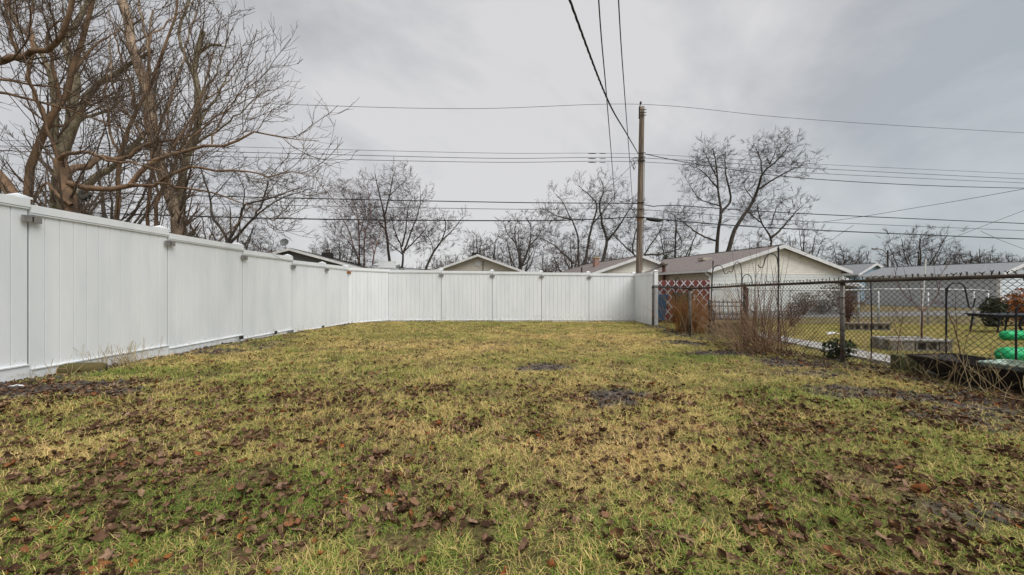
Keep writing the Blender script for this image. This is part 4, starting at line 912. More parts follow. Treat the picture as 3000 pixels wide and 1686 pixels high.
for sgn in (1, -1):
    k = -8
    while k * pitch < LW + 2:
        # line x = k*pitch + sgn*z*0.8, clipped to the panel
        pts_ = []
        z0, z1 = .06, LH - .02; sl = .8 * sgn
        xa = k * pitch + sl * z0; xb = k * pitch + sl * z1
        def zx(x): return (x - k * pitch) / sl
        lo_, hi_ = z0, z1
        for lim in (0.02, LW - .02):
            if (xa - lim) * (xb - lim) < 0:
                zz = zx(lim)
                if (xa < 0.02 and lim == 0.02) or (xa > LW - .02 and lim == LW - .02): lo_ = max(lo_, zz)
                else: hi_ = min(hi_, zz)
        xa, xb = k * pitch + sl * lo_, k * pitch + sl * hi_
        if min(xa, xb) > -.01 and max(xa, xb) < LW + .01 and hi_ - lo_ > .08:
            w = .022; yo = -.016 - (.005 if sgn > 0 else 0)
            MB().add([(xa - w, yo, lo_), (xa + w, yo, lo_), (xb + w, yo, hi_), (xb - w, yo, hi_), (xa - w, yo + .0035, lo_), (xa + w, yo + .0035, lo_), (xb + w, yo + .0035, hi_), (xb - w, yo + .0035, hi_)],
                     [(0, 1, 2, 3), (7, 6, 5, 4), (0, 4, 5, 1), (1, 5, 6, 2), (2, 6, 7, 3), (3, 7, 4, 0)]).obj('strip', strip_m, scr)
        k += 1
for x in (0, LW): MB().lathe([(.03, -.1), (.03, LH + .02), (.01, LH + .05)], 10, (x, .04, 0)).obj('post', galv_w, scr)
# wheeled bins
def bin_(label, x, y, m, h=1.0, rz=0):
    t = thing('wheeled_bin', label, 'bin', (x, y, gz_(x, y)), rz)
    b = MB(); b.add([(-.22, -.22, .1), (.22, -.22, .1), (.22, .26, .02), (-.22, .26, .02), (-.29, -.31, h), (.29, -.31, h), (.29, .31, h), (-.29, .31, h)], [(3, 2, 1, 0), (4, 5, 6, 7), (0, 1, 5, 4), (1, 2, 6, 5), (2, 3, 7, 6), (3, 0, 4, 7)]); b.obj('body', m, t)
    MB().box((-.32, -.34, h + .004), (.32, .30, h + .05)).obj('lid', m, t); MB().box((-.3, -.335, h - .07), (.3, -.312, h - .004)).obj('rim', m, t)
    MB().tube([(-.28, .36, h - .03), (.28, .36, h - .03)], .018, 8).obj('handle', m, t)
    for s in (-1, 1): MB().prism([(.12 * math.cos(a), .12 + .12 * math.sin(a)) for a in np.arange(14) * math.pi / 7], -.03, .03, Matrix.Translation((s * .25, .24, 0)) @ Matrix.Rotation(math.pi / 2, 4, 'Z')).obj('wheel', dark_metal, t)
    return t
binb = mat('blue_bin_plastic', (0.045, 0.12, 0.22), .5, .2); bing = mat('dark_green_bin_plastic', (0.03, 0.085, 0.075), .5, .25)
q = at(1652, 0, 14.9); bin_('blue wheeled bin half hidden by the white return panel', q.x - .02, q.y, binb, 1.0, .1)
q = at(1716, 0, 14.7); bin_('dark green wheeled bin in front of the red slatted screen', q.x, q.y, bing, 1.06, -.1)

# shepherd hooks
iron = mat('black_iron', (0.022, 0.024, 0.03), .55, .3, metal=.3)
def hook_curve(x0, z0, s, w, drop, up):
    """crook that leaves the rod at z0, arches up and comes down on side s"""
    return spline([(x0, 0, z0 - .12), (x0 + s * w * .12, 0, z0 + up * .55), (x0 + s * w * .5, 0, z0 + up), (x0 + s * w * .85, 0, z0 + up * .55), (x0 + s * w, 0, z0 - drop * .5), (x0 + s * w * 1.12, 0, z0 - drop), (x0 + s * w * 1.3, 0, z0 - drop * .9), (x0 + s * w * 1.38, 0, z0 - drop * .45)], 26)
def shepherd(label, x, y, h, hooks, tilt=0, finial=True):
    t = thing('shepherd_hook', label, 'garden hook', (x, y, gz_(x, y))); t.rotation_euler = (0, tilt, 0)
    MB().tube([(0, 0, -.05), (0, 0, h)], .0115, 8).obj('rod', iron, t)
    if finial: MB().lathe([(.011, h), (.02, h + .02), (.010, h + .035), (.022, h + .06), (.003, h + .12)], 8).obj('finial', iron, t)
    for (z, s, w, d, u) in hooks: MB().tube(hook_curve(0, z, s, w, d, u), .009, 6).obj('crook', iron, t)
X, Y = 4.90, 7.35; shepherd('tall black shepherd hook bending left, just behind the twiggy bush', X, Y, 1.80, [(1.62, -1, .27, .10, .16)])
q = at(1797, 0, 10.6); shepherd('black shepherd hook leaning left with its crook to the right', q.x - .12, q.y, 1.83, [(1.70, 1, .30, .10, .12)], tilt=.045)
q = at(1866, 0, 9.6); shepherd('black double shepherd hook behind the wooden post', q.x, q.y, 1.55, [(1.62, -1, .22, .05, .20), (1.36, 1, .26, .12, .16)], finial=False)
q = at(1700, 0, 12.6); shepherd('thin black shepherd hook near the bins', q.x, q.y, 1.55, [(1.46, 1, .12, .1, .12)], finial=False)
q = gp(*c6(1212, 1128)); q = Vector((6.25, 5.75, 0)); shepherd('short black shepherd hook behind the dark trough', q.x, q.y, 1.13, [(1.10, 1, .30, .26, .10)], finial=False)
shepherd('black shepherd hook beside the green rolls at the right edge', 6.75, 5.35, .86, [(.84, 1, .2, .30, .06)], finial=False)

# wrought iron bench behind the chain link
bn_ = thing('iron_bench', 'small black wrought iron bench behind the left part of the chain link fence', 'bench', (5.25, 9.6, gz_(5.25, 9.6)), math.radians(-14))
for s in (-.42, .42):
    MB().tube(spline([(s, -.25, 0), (s, -.20, .22), (s, -.24, .42), (s, .18, .44), (s, .26, .9)], 16), .016, 6).obj('side_frame', iron, bn_)
    MB().tube(spline([(s, .27, 0), (s, .2, .2), (s, .18, .44)], 8), .016, 6).obj('leg', iron, bn_); MB().tube(spline([(s, .22, .66), (s, -.1, .66), (s, -.26, .6), (s, -.24, .42)], 10), .014, 6).obj('armrest', iron, bn_)
for k in range(9): MB().tube([(-.38 + k * .095, .19, .46), (-.38 + k * .095, .26, .92 if k % 2 else .88)], .008, 5).obj('back_bar', iron, bn_)
for z, y in ((.55, .205), (.84, .25), (.74, .235)): MB().tube([(-.42, y, z), (.42, y, z)], .012, 6).obj('back_rail', iron, bn_)
for k in range(8): MB().box((-.42, -.24 + k * .055, .435), (.42, -.205 + k * .055, .45)).obj('seat_slat', iron, bn_)
# mossy planter box next to it
mossy = mat('mossy_concrete', (0.13, 0.125, 0.07), .95, .5, 7, .5, 40, col2=(.06, .075, .02))
pl = thing('planter', 'long mossy stone planter in the grass behind the twiggy bush', 'planter', (5.7, 10.3, gz_(5.7, 10.3)), math.radians(8))
MB().add([(-.55, -.18, -.02), (.55, -.18, -.02), (.55, .18, -.02), (-.55, .18, -.02), (-.6, -.2, .26), (.6, -.2, .26), (.6, .2, .26), (-.6, .2, .26)], [(0, 1, 5, 4), (1, 2, 6, 5), (2, 3, 7, 6), (3, 0, 4, 7), (3, 2, 1, 0)]).obj('body', mossy, pl)
MB().box((-.55, -.16, .18), (.55, .16, .23)).obj('soil', mat('dark_soil', (.05, .04, .03), .95, .4, 12, .5), pl)
for s in ((-.62, -.22, .62, -.16), (-.62, .16, .62, .22), (-.62, -.157, -.56, .157), (.56, -.157, .62, .157)): MB().box((s[0], s[1], .262), (s[2], s[3], .29)).obj('rim', mossy, pl)

# cinder blocks
cind = mat('cinder_block', (0.22, 0.20, 0.165), .95, .35, 6, .5, 50)
def cinder(parent, loc, rz=0, m=cind):
    """hollow block .40 x .19 x .19 with its two openings toward the front"""
    b = MB(); L, D_, H_ = .39, .19, .19
    xs = [0, .035, .175, .215, .355, .39]; zs = [0, .035, .155, .19]
    for (x0, x1, z0, z1) in ((0, .39, 0, .035), (0, .39, .155, .19), (0, .035, .0352, .1548), (.175, .215, .0352, .1548), (.355, .39, .0352, .1548)): b.box((x0, 0, z0), (x1, D_, z1))
    b.box((.036, .10, .036), (.354, .12, .154))
    return b.obj('cinder_block', m, parent, loc, rz)
q = gp(*c6(715, 1040)); bb = thing('cinder_block_planter', 'low cinder block planter with pale slabs round the forked sapling', 'planter', (q.x, q.y, q.z), math.radians(-4))
solid = MB().box((0, 0, 0), (.40, .19, .19)).mesh('solid_block', cind)
link('solid_block', solid, bb, (0, 0, 0)); 
for k in range(1): cinder(bb, (.42, 0, 0))
link('solid_block', solid, bb, (.83, -.02, 0), -.05) if False else link('solid_block', MB().box((0, 0, 0), (.2, .19, .19)).mesh('solid_block', cind), bb, (.83, 0, 0), -.05); link('solid_block', solid, bb, (.02, .3, 0), .03); link('solid_block', solid, bb, (.45, .31, 0))
for (x, y, w, d, a) in ((-.04, -.02, .5, .17, .02), (.02, .33, .5, .16, 0), (.54, .32, .46, .16, -.03), (.48, -.03, .55, .18, -.03)): MB().box((0, 0, .193), (w, d, .222)).obj('slab', conc, bb, (x, y, rnd.uniform(0, .004)), a)
q2 = gp(*c6(365, 872)); b2 = thing('cinder_block_row', 'low row of cinder blocks at the far end of the neighbouring lawn', 'blocks', (q2.x, q2.y, q2.z), math.radians(-3))
for k in range(3): cinder(b2, (k * .41, 0, 0), rnd.uniform(-.03, .03))
MB().box((-.05, -.03, .193), (1.3, .22, .23)).obj('slab', mat('brown_slab', (.25, .2, .15), .9, .3), b2)
# big mossy block beside the fence
q = gp(*c6(535, 1168)); sbk = MB(); sbk.box((0, 0, -.05), (.52, .22, .20))
tag(sbk.obj('stone_block', mossy, None, (5.14, 5.28, gz_(5.14, 5.28)), math.radians(-16)), 'mossy grey stone block lying behind the chain link beside the dark trough', 'block')
# dark rusty trough
iron_rust = mat('dark_rusty_sheet', (0.045, 0.034, 0.027), .8, .5, 5, .4, 30, col2=(.012, .010, .009))
tr = thing('metal_trough', 'long dark rusty metal trough with a slanted end behind the chain link', 'trough', (5.50, 3.9, gz_(5.5, 3.9)), math.radians(6))
wb, wt, H_ = .22, .34, .23
vs = []
for s, off in ((1, 0), (1, .022)):
    y0b, y1b, y0t, y1t = -1.6, .92, -1.85, 1.25
    vs += [(-wb + off, y0b + off, off), (wb - off, y0b + off, off), (wb - off, y1b - off, off), (-wb + off, y1b - off, off), (-wt + off, y0t + off, H_), (wt - off, y0t + off, H_), (wt - off, y1t - off, H_), (-wt + off, y1t - off, H_)]
MB().add(vs, [(3, 2, 1, 0), (0, 1, 5, 4), (1, 2, 6, 5), (2, 3, 7, 6), (3, 0, 4, 7), (8, 9, 10, 11), (12, 13, 9, 8), (13, 14, 10, 9), (14, 15, 11, 10), (15, 12, 8, 11), (4, 5, 13, 12), (5, 6, 14, 13), (6, 7, 15, 14), (7, 4, 12, 15)]).obj('body', iron_rust, tr)
MB().tube([(-wt, -1.85, H_ + .004), (wt, -1.85, H_ + .004), (wt, 1.25, H_ + .004), (-wt, 1.25, H_ + .004), (-wt, -1.85, H_ + .004)], .012, 6).obj('rim', iron_rust, tr)
MB().box((-.24, -1.5, .09), (.24, .90, .12)).obj('fill', mat('wet_leaf_fill', (.06, .045, .03), .9, .5, 14, .6), tr)
# pale green tray lying in it
ty = thing('plastic_tray', 'pale green white tray lying in the dark trough', 'tray', (5.52, 4.0, gz_(5.5, 4) + .14), .25); trm = mat('pale_green_tray', (.42, .52, .45), .5, .2)
MB().add([(-.17, -.4, 0), (.17, -.4, 0), (.17, .4, 0), (-.17, .4, 0), (-.23, -.5, .13), (.23, -.5, .13), (.23, .5, .13), (-.23, .5, .13)], [(0, 1, 2, 3), (4, 5, 1, 0), (5, 6, 2, 1), (6, 7, 3, 2), (7, 4, 0, 3)]).obj('bowl', trm, ty)
MB().tube([(-.23, -.5, .13), (.23, -.5, .13), (.23, .5, .13), (-.23, .5, .13), (-.23, -.5, .13)], .014, 6).obj('rim', trm, ty)
# green rolls
gpl = mat('bright_green_plastic', (0.012, 0.42, 0.145), .5, .25, 5, .1, 8)
def roll(label, x, y, z, L, r, rz, ribs):
    t = thing('plastic_roll', label, 'plastic roll', (x, y, gz_(x, y) + z), rz)
    prof = [(.002, 0), (r * .55, .012), (r * .9, .05), (r, .12)]; k = .12
    while k < L:
        prof += [(r, k + .01), (r * (1.03 if ribs else 1.0), k + .06), (r * (1.0 if ribs else 1), k + .12), (r * (.955 if ribs else 1), k + .13)]; k += .14
    b = MB().lathe(prof, 20); b.v = [(v[2], v[1], v[0]) for v in b.v]; b.f = [f[::-1] for f in b.f]; b.obj('tube', gpl, t, smooth=True)
    o = MB().lathe([(r * .3, -.006), (r * .3, .016)], 12); o.v = [(v[2], v[1], v[0]) for v in o.v]; o.obj('end_cap', gpl, t, smooth=True)
q = gp(2521, 858); roll('ribbed bright green plastic roll lying further back at the right edge', q.x, q.y, .12, 2.2, .115, .05, True)
q = gp(2532, 919); roll('bright green rounded plastic roll nearest the trough at the right edge', q.x, q.y + .1, .13, 1.6, .125, -.12, False)
# low black table
q = gp(2478, 838); tb = thing('metal_table', 'low black metal table on the lawn by the stone wall at the right edge', 'table', (q.x, q.y, q.z)); zt = .50
MB().box((-.15, -.4, zt), (2.1, .4, zt + .03)).obj('table_top', iron, tb); MB().box((-.1, -.35, zt - .05), (2.05, .35, zt - .003)).obj('apron', iron, tb)
for x in (0, 1.0, 2.0):
    for y in (-.32, .32): MB().tube([(x + .02, y, zt - .05), (x - .05, y, 0)], .022, 6).obj('leg', iron, tb)
MB().tube([(0, 0, .2), (2.0, 0, .2)], .015, 6).obj('stretcher', iron, tb)
for x in (.7, 1.25): MB().tube(spline([(x, -.3, 0.02), (x - .12, -.3, .25), (x + .02, -.3, .44), (x + .2, -.3, .3), (x + .1, -.3, .02)], 14), .03, 6).obj('curved_brace', iron, tb)
# white pipe leaning on the pale fence
A = at(*[*c6(1018, 840)], 13.6); A = Vector((A.x, 13.9, gz_(A.x, 13.9))); B = Vector((at(c6(990, 300)[0], 0, 13.95).x, 13.95, at(0, c6(0, 300)[1], 13.95).z))
tag(MB().tube([A, A.lerp(B, .5) + Vector((.015, 0, 0)), B], .022, 8).obj('white_pipe', white_trim), 'slender white pipe leaning upright against the pale chain link fence', 'pipe')
q = gp(*c6(250, 908)); sc_ = MB(); sc_.add([(-.16, -.05, .02), (.0, -.08, .06), (.17, -.03, .02), (.15, .06, .05), (0, .05, .02), (-.14, .07, .06), (0, 0, .09)], [(0, 1, 6), (1, 2, 6), (2, 3, 6), (3, 4, 6), (4, 5, 6), (5, 0, 6)])
tag(sc_.obj('plastic_scrap', white_trim, None, q), "crumpled white plastic scrap lying on the neighbour's lawn", 'litter')
q = gp(41, 975); sc2 = MB(); sc2.add([(-.07, -.015, .012), (.04, -.025, .02), (.08, 0, .012), (.03, .025, .02), (-.05, .02, .015), (0, 0, .028)], [(0, 1, 5), (1, 2, 5), (2, 3, 5), (3, 4, 5), (4, 0, 5)])
tag(sc2.obj('plastic_scrap', white_trim, None, q), 'flat white scrap on the bare soil by the left fence', 'litter')

# shrubs, saplings and weeds
def stems_bush(name, label, loc, n, hmin, hmax, spread, r, m, seed, side=1.6, K=9, curve=.06, cat='bush', rx=.2, ry=.2, lean=(0, 0), droop=0.0, rmin=.0018, part='stems'):
    rg = np.random.default_rng(seed); b = Vector((loc[0], loc[1], gz_(*loc))); t = thing(name, label, cat, b)
    P = np.zeros((n, K, 3)); P[:, 0] = np.c_[rg.normal(0, rx, n), rg.normal(0, ry, n), np.full(n, -.03)]
    d = norm(np.c_[rg.normal(0, spread, n) + lean[0], rg.normal(0, spread, n) + lean[1], np.ones(n)]); h = rg.uniform(hmin, hmax, n); st = (h / (K - 1))[:, None]
    for k in range(1, K):
        d = norm(d + rg.normal(size=d.shape) * curve + np.array([0, 0, .02]) - np.array([0, 0, droop]) * (k / K)); P[:, k] = P[:, k - 1] + d * st
    rr = rg.uniform(.6, 1.2, n)[:, None] * np.linspace(r, rmin, K)[None]; parts = [tubes(P, rr, 5)]
    if side:
        P2, R2 = grow(rg, P, rr, side * 2, .1, .55, .6, 5, .12, .6, rmin, up=.08, t0=.25); parts.append(tubes(P2, R2, 3))
        P3, R3 = grow(rg, P2, R2, side * 3, .05, .25, .6, 3, .12, .7, rmin * .9, up=.08, t0=.2); parts.append(tubes(P3, R3, 3))
    link(part, qmesh(part, parts, m), t); return t
shrub_m = bark('shrub_stem', (0.36, 0.24, 0.15), (0.20, 0.125, 0.08)); gold_m = bark('gold_grass', (0.52, 0.25, 0.07), (0.28, 0.12, 0.035)); straw_m = bark('straw_stem', (0.50, 0.39, 0.22), (0.30, 0.22, 0.12))
redst = bark('red_shoot', (0.16, 0.075, 0.06), (0.09, 0.045, 0.04))
q = gp(1930, 889)
stems_bush('bare_bush', 'wide bare twiggy bush with many brown stems in front of the chain link', (q.x - .1, q.y + .05), 125, .55, 1.45, .85, .0075, shrub_m, 91, side=2.2, rx=.24, ry=.2, lean=(-.42, 0), curve=.07)
stems_bush('upright_shoots', 'tall thin upright shoots rising out of the bare twiggy bush', (q.x + .12, q.y + .2), 20, 1.3, 1.95, .16, .009, redst, 92, side=.9, rx=.2, ry=.15, curve=.03, cat='shoots')
q = gp(1728, 838)
stems_bush('ornamental_grass', 'orange brown clump of tall dry ornamental grass behind the chain link', (q.x + .15, q.y), 650, .5, 1.35, .34, .0045, gold_m, 93, side=0, rx=.2, ry=.18, curve=.06, cat='grass clump', part='blades', droop=.05)
stems_bush('curly_willow', 'pale curly stems standing in front of the orange grass clump', (q.x - .12, q.y - .3), 9, 1.1, 1.35, .12, .012, straw_m, 94, side=.3, rx=.22, ry=.1, curve=.16, K=14, cat='stems')
q = gp(2470, 1000)
stems_bush('dry_weeds', 'dry straw coloured weeds growing in front of the dark trough', (4.88, 3.75), 90, .2, .62, .5, .0024, straw_m, 95, side=1.0, rx=.18, ry=.55, curve=.13, cat='weeds')
stems_bush('dry_weeds', 'thin dry weed stalks at the foot of the chain link near the stone block', (4.98, 5.1), 16, .3, .8, .3, .0026, straw_m, 96, side=1.2, rx=.06, ry=.35, curve=.1, cat='weeds')
stems_bush('dry_weeds', 'tuft of dry grass growing against the left white fence', (-5.02, 5.15), 90, .15, .38, .5, .0028, straw_m, 97, side=0, rx=.1, ry=.16, curve=.1, cat='weeds')
stems_bush('dry_weeds', 'few dry stalks behind the mossy log at the left fence', (-5.04, 4.45), 14, .12, .30, .4, .0035, straw_m, 98, side=1, rx=.05, ry=.25, curve=.12, cat='weeds')
stems_bush('dry_weeds', 'dry grass tuft under the iron bench by the chain link', (4.62, 9.0), 160, .15, .4, .6, .003, straw_m, 99, side=0, rx=.15, ry=.2, curve=.1, cat='weeds')
# sapling in the block planter
q = gp(*c6(955, 985)); 
def sap(pts): return [Vector(((c6(x, y)[0] - 1288) / F * (7.5 + dy), 7.5 + dy, CAMZ + (HOR - c6(x, y)[1]) / F * (7.5 + dy))) for (x, y, dy) in pts]
SL = [dict(dens=3.5, lmin=.15, lmax=.55, ang=.6, K=5, jit=.1, rs=.6, up=.1, t0=.2), dict(dens=5, lmin=.05, lmax=.2, ang=.7, K=3, jit=.1, rs=.6, up=.05, t0=.1)]
tree('sapling', 'forked reddish sapling growing from the cinder block planter', [(sap([(955, 1000, 0), (957, 850, 0), (960, 715, 0)]), .024, .018), (sap([(960, 715, 0), (880, 640, -.1), (800, 560, -.1), (740, 400, -.1), (735, 330, 0)]), .014, .003),
     (sap([(960, 715, 0), (1040, 650, .1), (1095, 560, .1), (1110, 430, .2), (1180, 340, .2)]), .014, .003), (sap([(960, 715, 0), (955, 600, .1), (940, 430, .1)]), .010, .003), (sap([(880, 640, -.1), (840, 470, -.2), (800, 330, -.2)]), .008, .002), (sap([(1095, 560, .1), (1060, 400, 0), (1050, 300, 0)]), .008, .002)],
     SL, redst, redst, 101, rmin=.0018, flare=1.1, jitter=.006)
def sap2(pts, Y): return [Vector(((c6(x, y)[0] - 1288) / F * Y, Y, CAMZ + (HOR - c6(x, y)[1]) / F * Y)) for (x, y) in pts]
tree('sapling', 'bare sapling with two long slanting stems behind the short shepherd hook', [(sap2([(1300, 1150), (1240, 930), (1190, 780), (1130, 650), (1090, 560)], 6.0), .013, .003), (sap2([(1240, 930), (1235, 760), (1200, 620)], 6.0), .007, .002), (sap2([(1285, 1090), (1330, 900), (1400, 780)], 6.0), .006, .002)], SL, redst, redst, 102, rmin=.0016, flare=1.1, jitter=.006)
tree('sapling', 'thin straight stem standing left of the cinder block planter', [(sap2([(740, 1110), (775, 930), (800, 790), (810, 640)], 6.4), .010, .003), (sap2([(775, 930), (700, 800), (690, 700)], 6.4), .005, .002)], SL, redst, redst, 103, rmin=.0016, flare=1.1, jitter=.006)
A = Vector((*[gp(*c6(552, 1105)).x, 5.95], 0)); A.x = (c6(552, 0)[0] - 1288) / F * 5.95; A.z = gz_(A.x, 5.95)
tag(MB().tube([A, A + Vector((.01, 0, .6)), A + Vector((-.005, 0, 1.22))], .008, 6).obj('metal_stake', link_rust), 'thin rusty stake standing right of the galvanised fence post', 'stake')
leafy('leafy_shrub', 'reddish brown leafy shrub growing through the pale fence by the block row', (gp(*c6(480, 845)).x, 13.7), (.3, .25, .62), 420, .03, brownleaf, 'shrub', 111, 9, redst)
leafy('leafy_shrub', 'small brown leafy shrub on the lawn left of the galvanised post', (at(c5(1415, 0)[0], 0, 13.4).x, 13.4), (.32, .3, .42), 420, .03, brownleaf, 'shrub', 112, 9, redst)
leafy('leafy_shrub', 'rounded dark brown shrub against the pale garage wall', (at(c5(1530, 0)[0], 0, 20.1).x, 20.1), (.85, .5, .62), 1500, .04, brownleaf, 'shrub', 113, 12)
leafy('leafy_shrub', 'large reddish brown shrub at the garage corner behind the galvanised post', (at(c5(1890, 0)[0], 0, 21.2).x, 21.2), (1.35, .6, .9), 2400, .045, brownleaf, 'shrub', 114, 14)
leafy('leafy_shrub', 'dark low shrub between the two brown shrubs at the garage wall', (at(c5(1690, 0)[0], 0, 20.6).x, 20.6), (.75, .4, .4), 900, .04, mat('dull_dark_leaf', (.06, .055, .045), .9, .4), 'shrub', 115, 8)
leafy('leafy_plant', 'small dark green leafy plant at the foot of the galvanised fence post', (5.12, 6.25), (.24, .2, .17), 260, .04, evg, 'plant', 116, 8)
leafy('evergreen_shrub', 'dark evergreen shrub behind the low black table', (at(2500, 0, 13.2).x, 13.2), (.36, .32, .52), 900, .06, mat('olive_evergreen', (.055, .065, .03), .85, .5, 9), 'shrub', 117, 12)
leafy('orange_shrub', 'orange leaved shrub behind the table at the right edge', (at(2572, 0, 14.0).x, 14.0), (.6, .5, .68), 1500, .05, orangeleaf, 'shrub', 118, 9)
# mossy log by the left fence
q = gp(150, 941); lg = thing('log', 'short mossy log lying on the soil at the foot of the left fence', 'log', (q.x, q.y, q.z), math.radians(38)); lpts = [(-.36, 0, .03), (-.15, .012, .04), (.1, -.012, .035), (.38, .0, .015)]
logm = mat('mossy_log', (0.11, 0.085, 0.035), .95, .5, 5, .7, 25, col2=(.06, .065, .015)); MB().tube(spline(lpts, 12), np.r_[.05, np.full(10, .078), .06], 12).obj('bark', logm, lg, smooth=True)
MB().tube([(.379, 0, .015), (.386, 0, .015)], [.055, .05], 12).obj('cut_end', brown_wood, lg)
# squirrel on the limb stub
sq_b = c1(507, 1190, 6.75)
sqv = [(-.045, 0, .0), (0, 0, .045), (.045, 0, .075), (.075, 0, .095), (.10, 0, .088), (-.075, 0, .03), (-.10, 0, .085), (-.085, 0, .14), (-.05, 0, .165), (-.025, .022, .012), (-.01, .026, -.03), (-.025, -.022, .012), (-.01, -.026, -.03), (.045, .02, .045), (.06, .02, .0), (.045, -.02, .045), (.06, -.02, .0), (.07, .018, .125), (.07, -.018, .125)]
sqe = [(0, 1), (1, 2), (2, 3), (3, 4), (0, 5), (5, 6), (6, 7), (7, 8), (0, 9), (9, 10), (0, 11), (11, 12), (2, 13), (13, 14), (2, 15), (15, 16), (3, 17), (3, 18)]
sqr = [.042, .044, .034, .028, .012, .022, .03, .03, .014, .026, .01, .026, .01, .014, .008, .014, .008, .008, .008]
me = bpy.data.meshes.new('squirrel'); me.from_pydata(sqv, sqe, []); me.materials.append(mat('grey_fur', (.10, .095, .08), .95, .4, 40, .4, 120))
sqo = bpy.data.objects.new('squirrel', me); COL.objects.link(sqo); sqo.location = sq_b + Vector((0, 0, .035)); tag(sqo, 'small grey squirrel sitting on the limb above the left fence', 'squirrel')
md = sqo.modifiers.new('skin', 'SKIN')
for i, r_ in enumerate(sqr): me.skin_vertices[0].data[i].radius = (r_, r_)
me.skin_vertices[0].data[0].use_root = True
sqo.modifiers.new('sub', 'SUBSURF').render_levels = 2

# ------------------------------------------------------------------ grass and fallen leaves
def grass_material():
    m = bpy.data.materials.new('lawn_blade'); m.use_nodes = True; n = m.node_tree.nodes; l = m.node_tree.links
    b = n['Principled BSDF']; b.inputs['Roughness'].default_value = .7; b.inputs['Specular IOR Level'].default_value = .2
    ti = n.new('ShaderNodeAttribute'); ti.attribute_type = 'INSTANCER'; ti.attribute_name = 'tint'
    bl = n.new('ShaderNodeAttribute'); bl.attribute_name = 'blade'
    sp = n.new('ShaderNodeSeparateColor'); l.new(ti.outputs['Color'], sp.inputs[0])
    sb_ = n.new('ShaderNodeSeparateColor'); l.new(bl.outputs['Color'], sb_.inputs[0])
    ad = n.new('ShaderNodeMath'); ad.operation = 'ADD'; l.new(sp.outputs[0], ad.inputs[0]); l.new(sb_.outputs[0], ad.inputs[1])
    r = n.new('ShaderNodeValToRGB'); cols = [(.34, (.82, .56, .24)), (.50, (.66, .49, .19)), (.63, (.44, .40, .11)), (.80, (.215, .30, .045)), (1.0, (.105, .205, .024))]
    while len(r.color_ramp.elements) < len(cols): r.color_ramp.elements.new(.5)
    for e, (p_, c) in zip(r.color_ramp.elements, cols): e.position = p_; e.color = (*c, 1)
    dv = n.new('ShaderNodeMath'); dv.operation = 'MULTIPLY'; dv.inputs[1].default_value = .5; l.new(ad.outputs[0], dv.inputs[0]); l.new(dv.outputs[0], r.inputs[0])
    mu = n.new('ShaderNodeMix'); mu.data_type = 'RGBA'; mu.blend_type = 'MULTIPLY'; mu.inputs[0].default_value = 1
    cb = n.new('ShaderNodeCombineColor')
    for k in range(3): l.new(sp.outputs[1], cb.inputs[k])
    l.new(r.outputs[0], mu.inputs[6]); l.new(cb.outputs[0], mu.inputs[7]); l.new(mu.outputs[2], b.inputs['Base Color'])
    return m
def leaf_material():
    m = bpy.data.materials.new('fallen_leaf_brown'); m.use_nodes = True; n = m.node_tree.nodes; l = m.node_tree.links
    b = n['Principled BSDF']; b.inputs['Roughness'].default_value = .85; b.inputs['Specular IOR Level'].default_value = .06
    ti = n.new('ShaderNodeAttribute'); ti.attribute_type = 'INSTANCER'; ti.attribute_name = 'tint'
    oi = n.new('ShaderNodeObjectInfo')
    r = n.new('ShaderNodeValToRGB'); cols = [(0, (.045, .025, .016)), (.3, (.12, .067, .041)), (.6, (.215, .125, .078)), (.86, (.32, .205, .135)), (.93, (.22, .115, .062)), (1.0, (.33, .115, .038))]
    while len(r.color_ramp.elements) < len(cols): r.color_ramp.elements.new(.5)
    for e, (p_, c) in zip(r.color_ramp.elements, cols): e.position = p_; e.color = (*c, 1)
    l.new(oi.outputs['Random'], r.inputs[0])
    t = n.new('ShaderNodeTexCoord'); nz = n.new('ShaderNodeTexNoise'); nz.inputs['Scale'].default_value = 60; l.new(t.outputs['Object'], nz.inputs['Vector'])
    r2 = n.new('ShaderNodeValToRGB'); r2.color_ramp.elements[0].position = .3; r2.color_ramp.elements[0].color = (.6, .6, .6, 1); r2.color_ramp.elements[1].position = .65
    l.new(nz.outputs['Fac'], r2.inputs[0])
    mu = n.new('ShaderNodeMix'); mu.data_type = 'RGBA'; mu.blend_type = 'MULTIPLY'; mu.inputs[0].default_value = 1; l.new(r.outputs[0], mu.inputs[6]); l.new(r2.outputs[0], mu.inputs[7])
    l.new(mu.outputs[2], b.inputs['Base Color']); return m
gmat = grass_material(); lmat = leaf_material()
rg = np.random.default_rng(5)
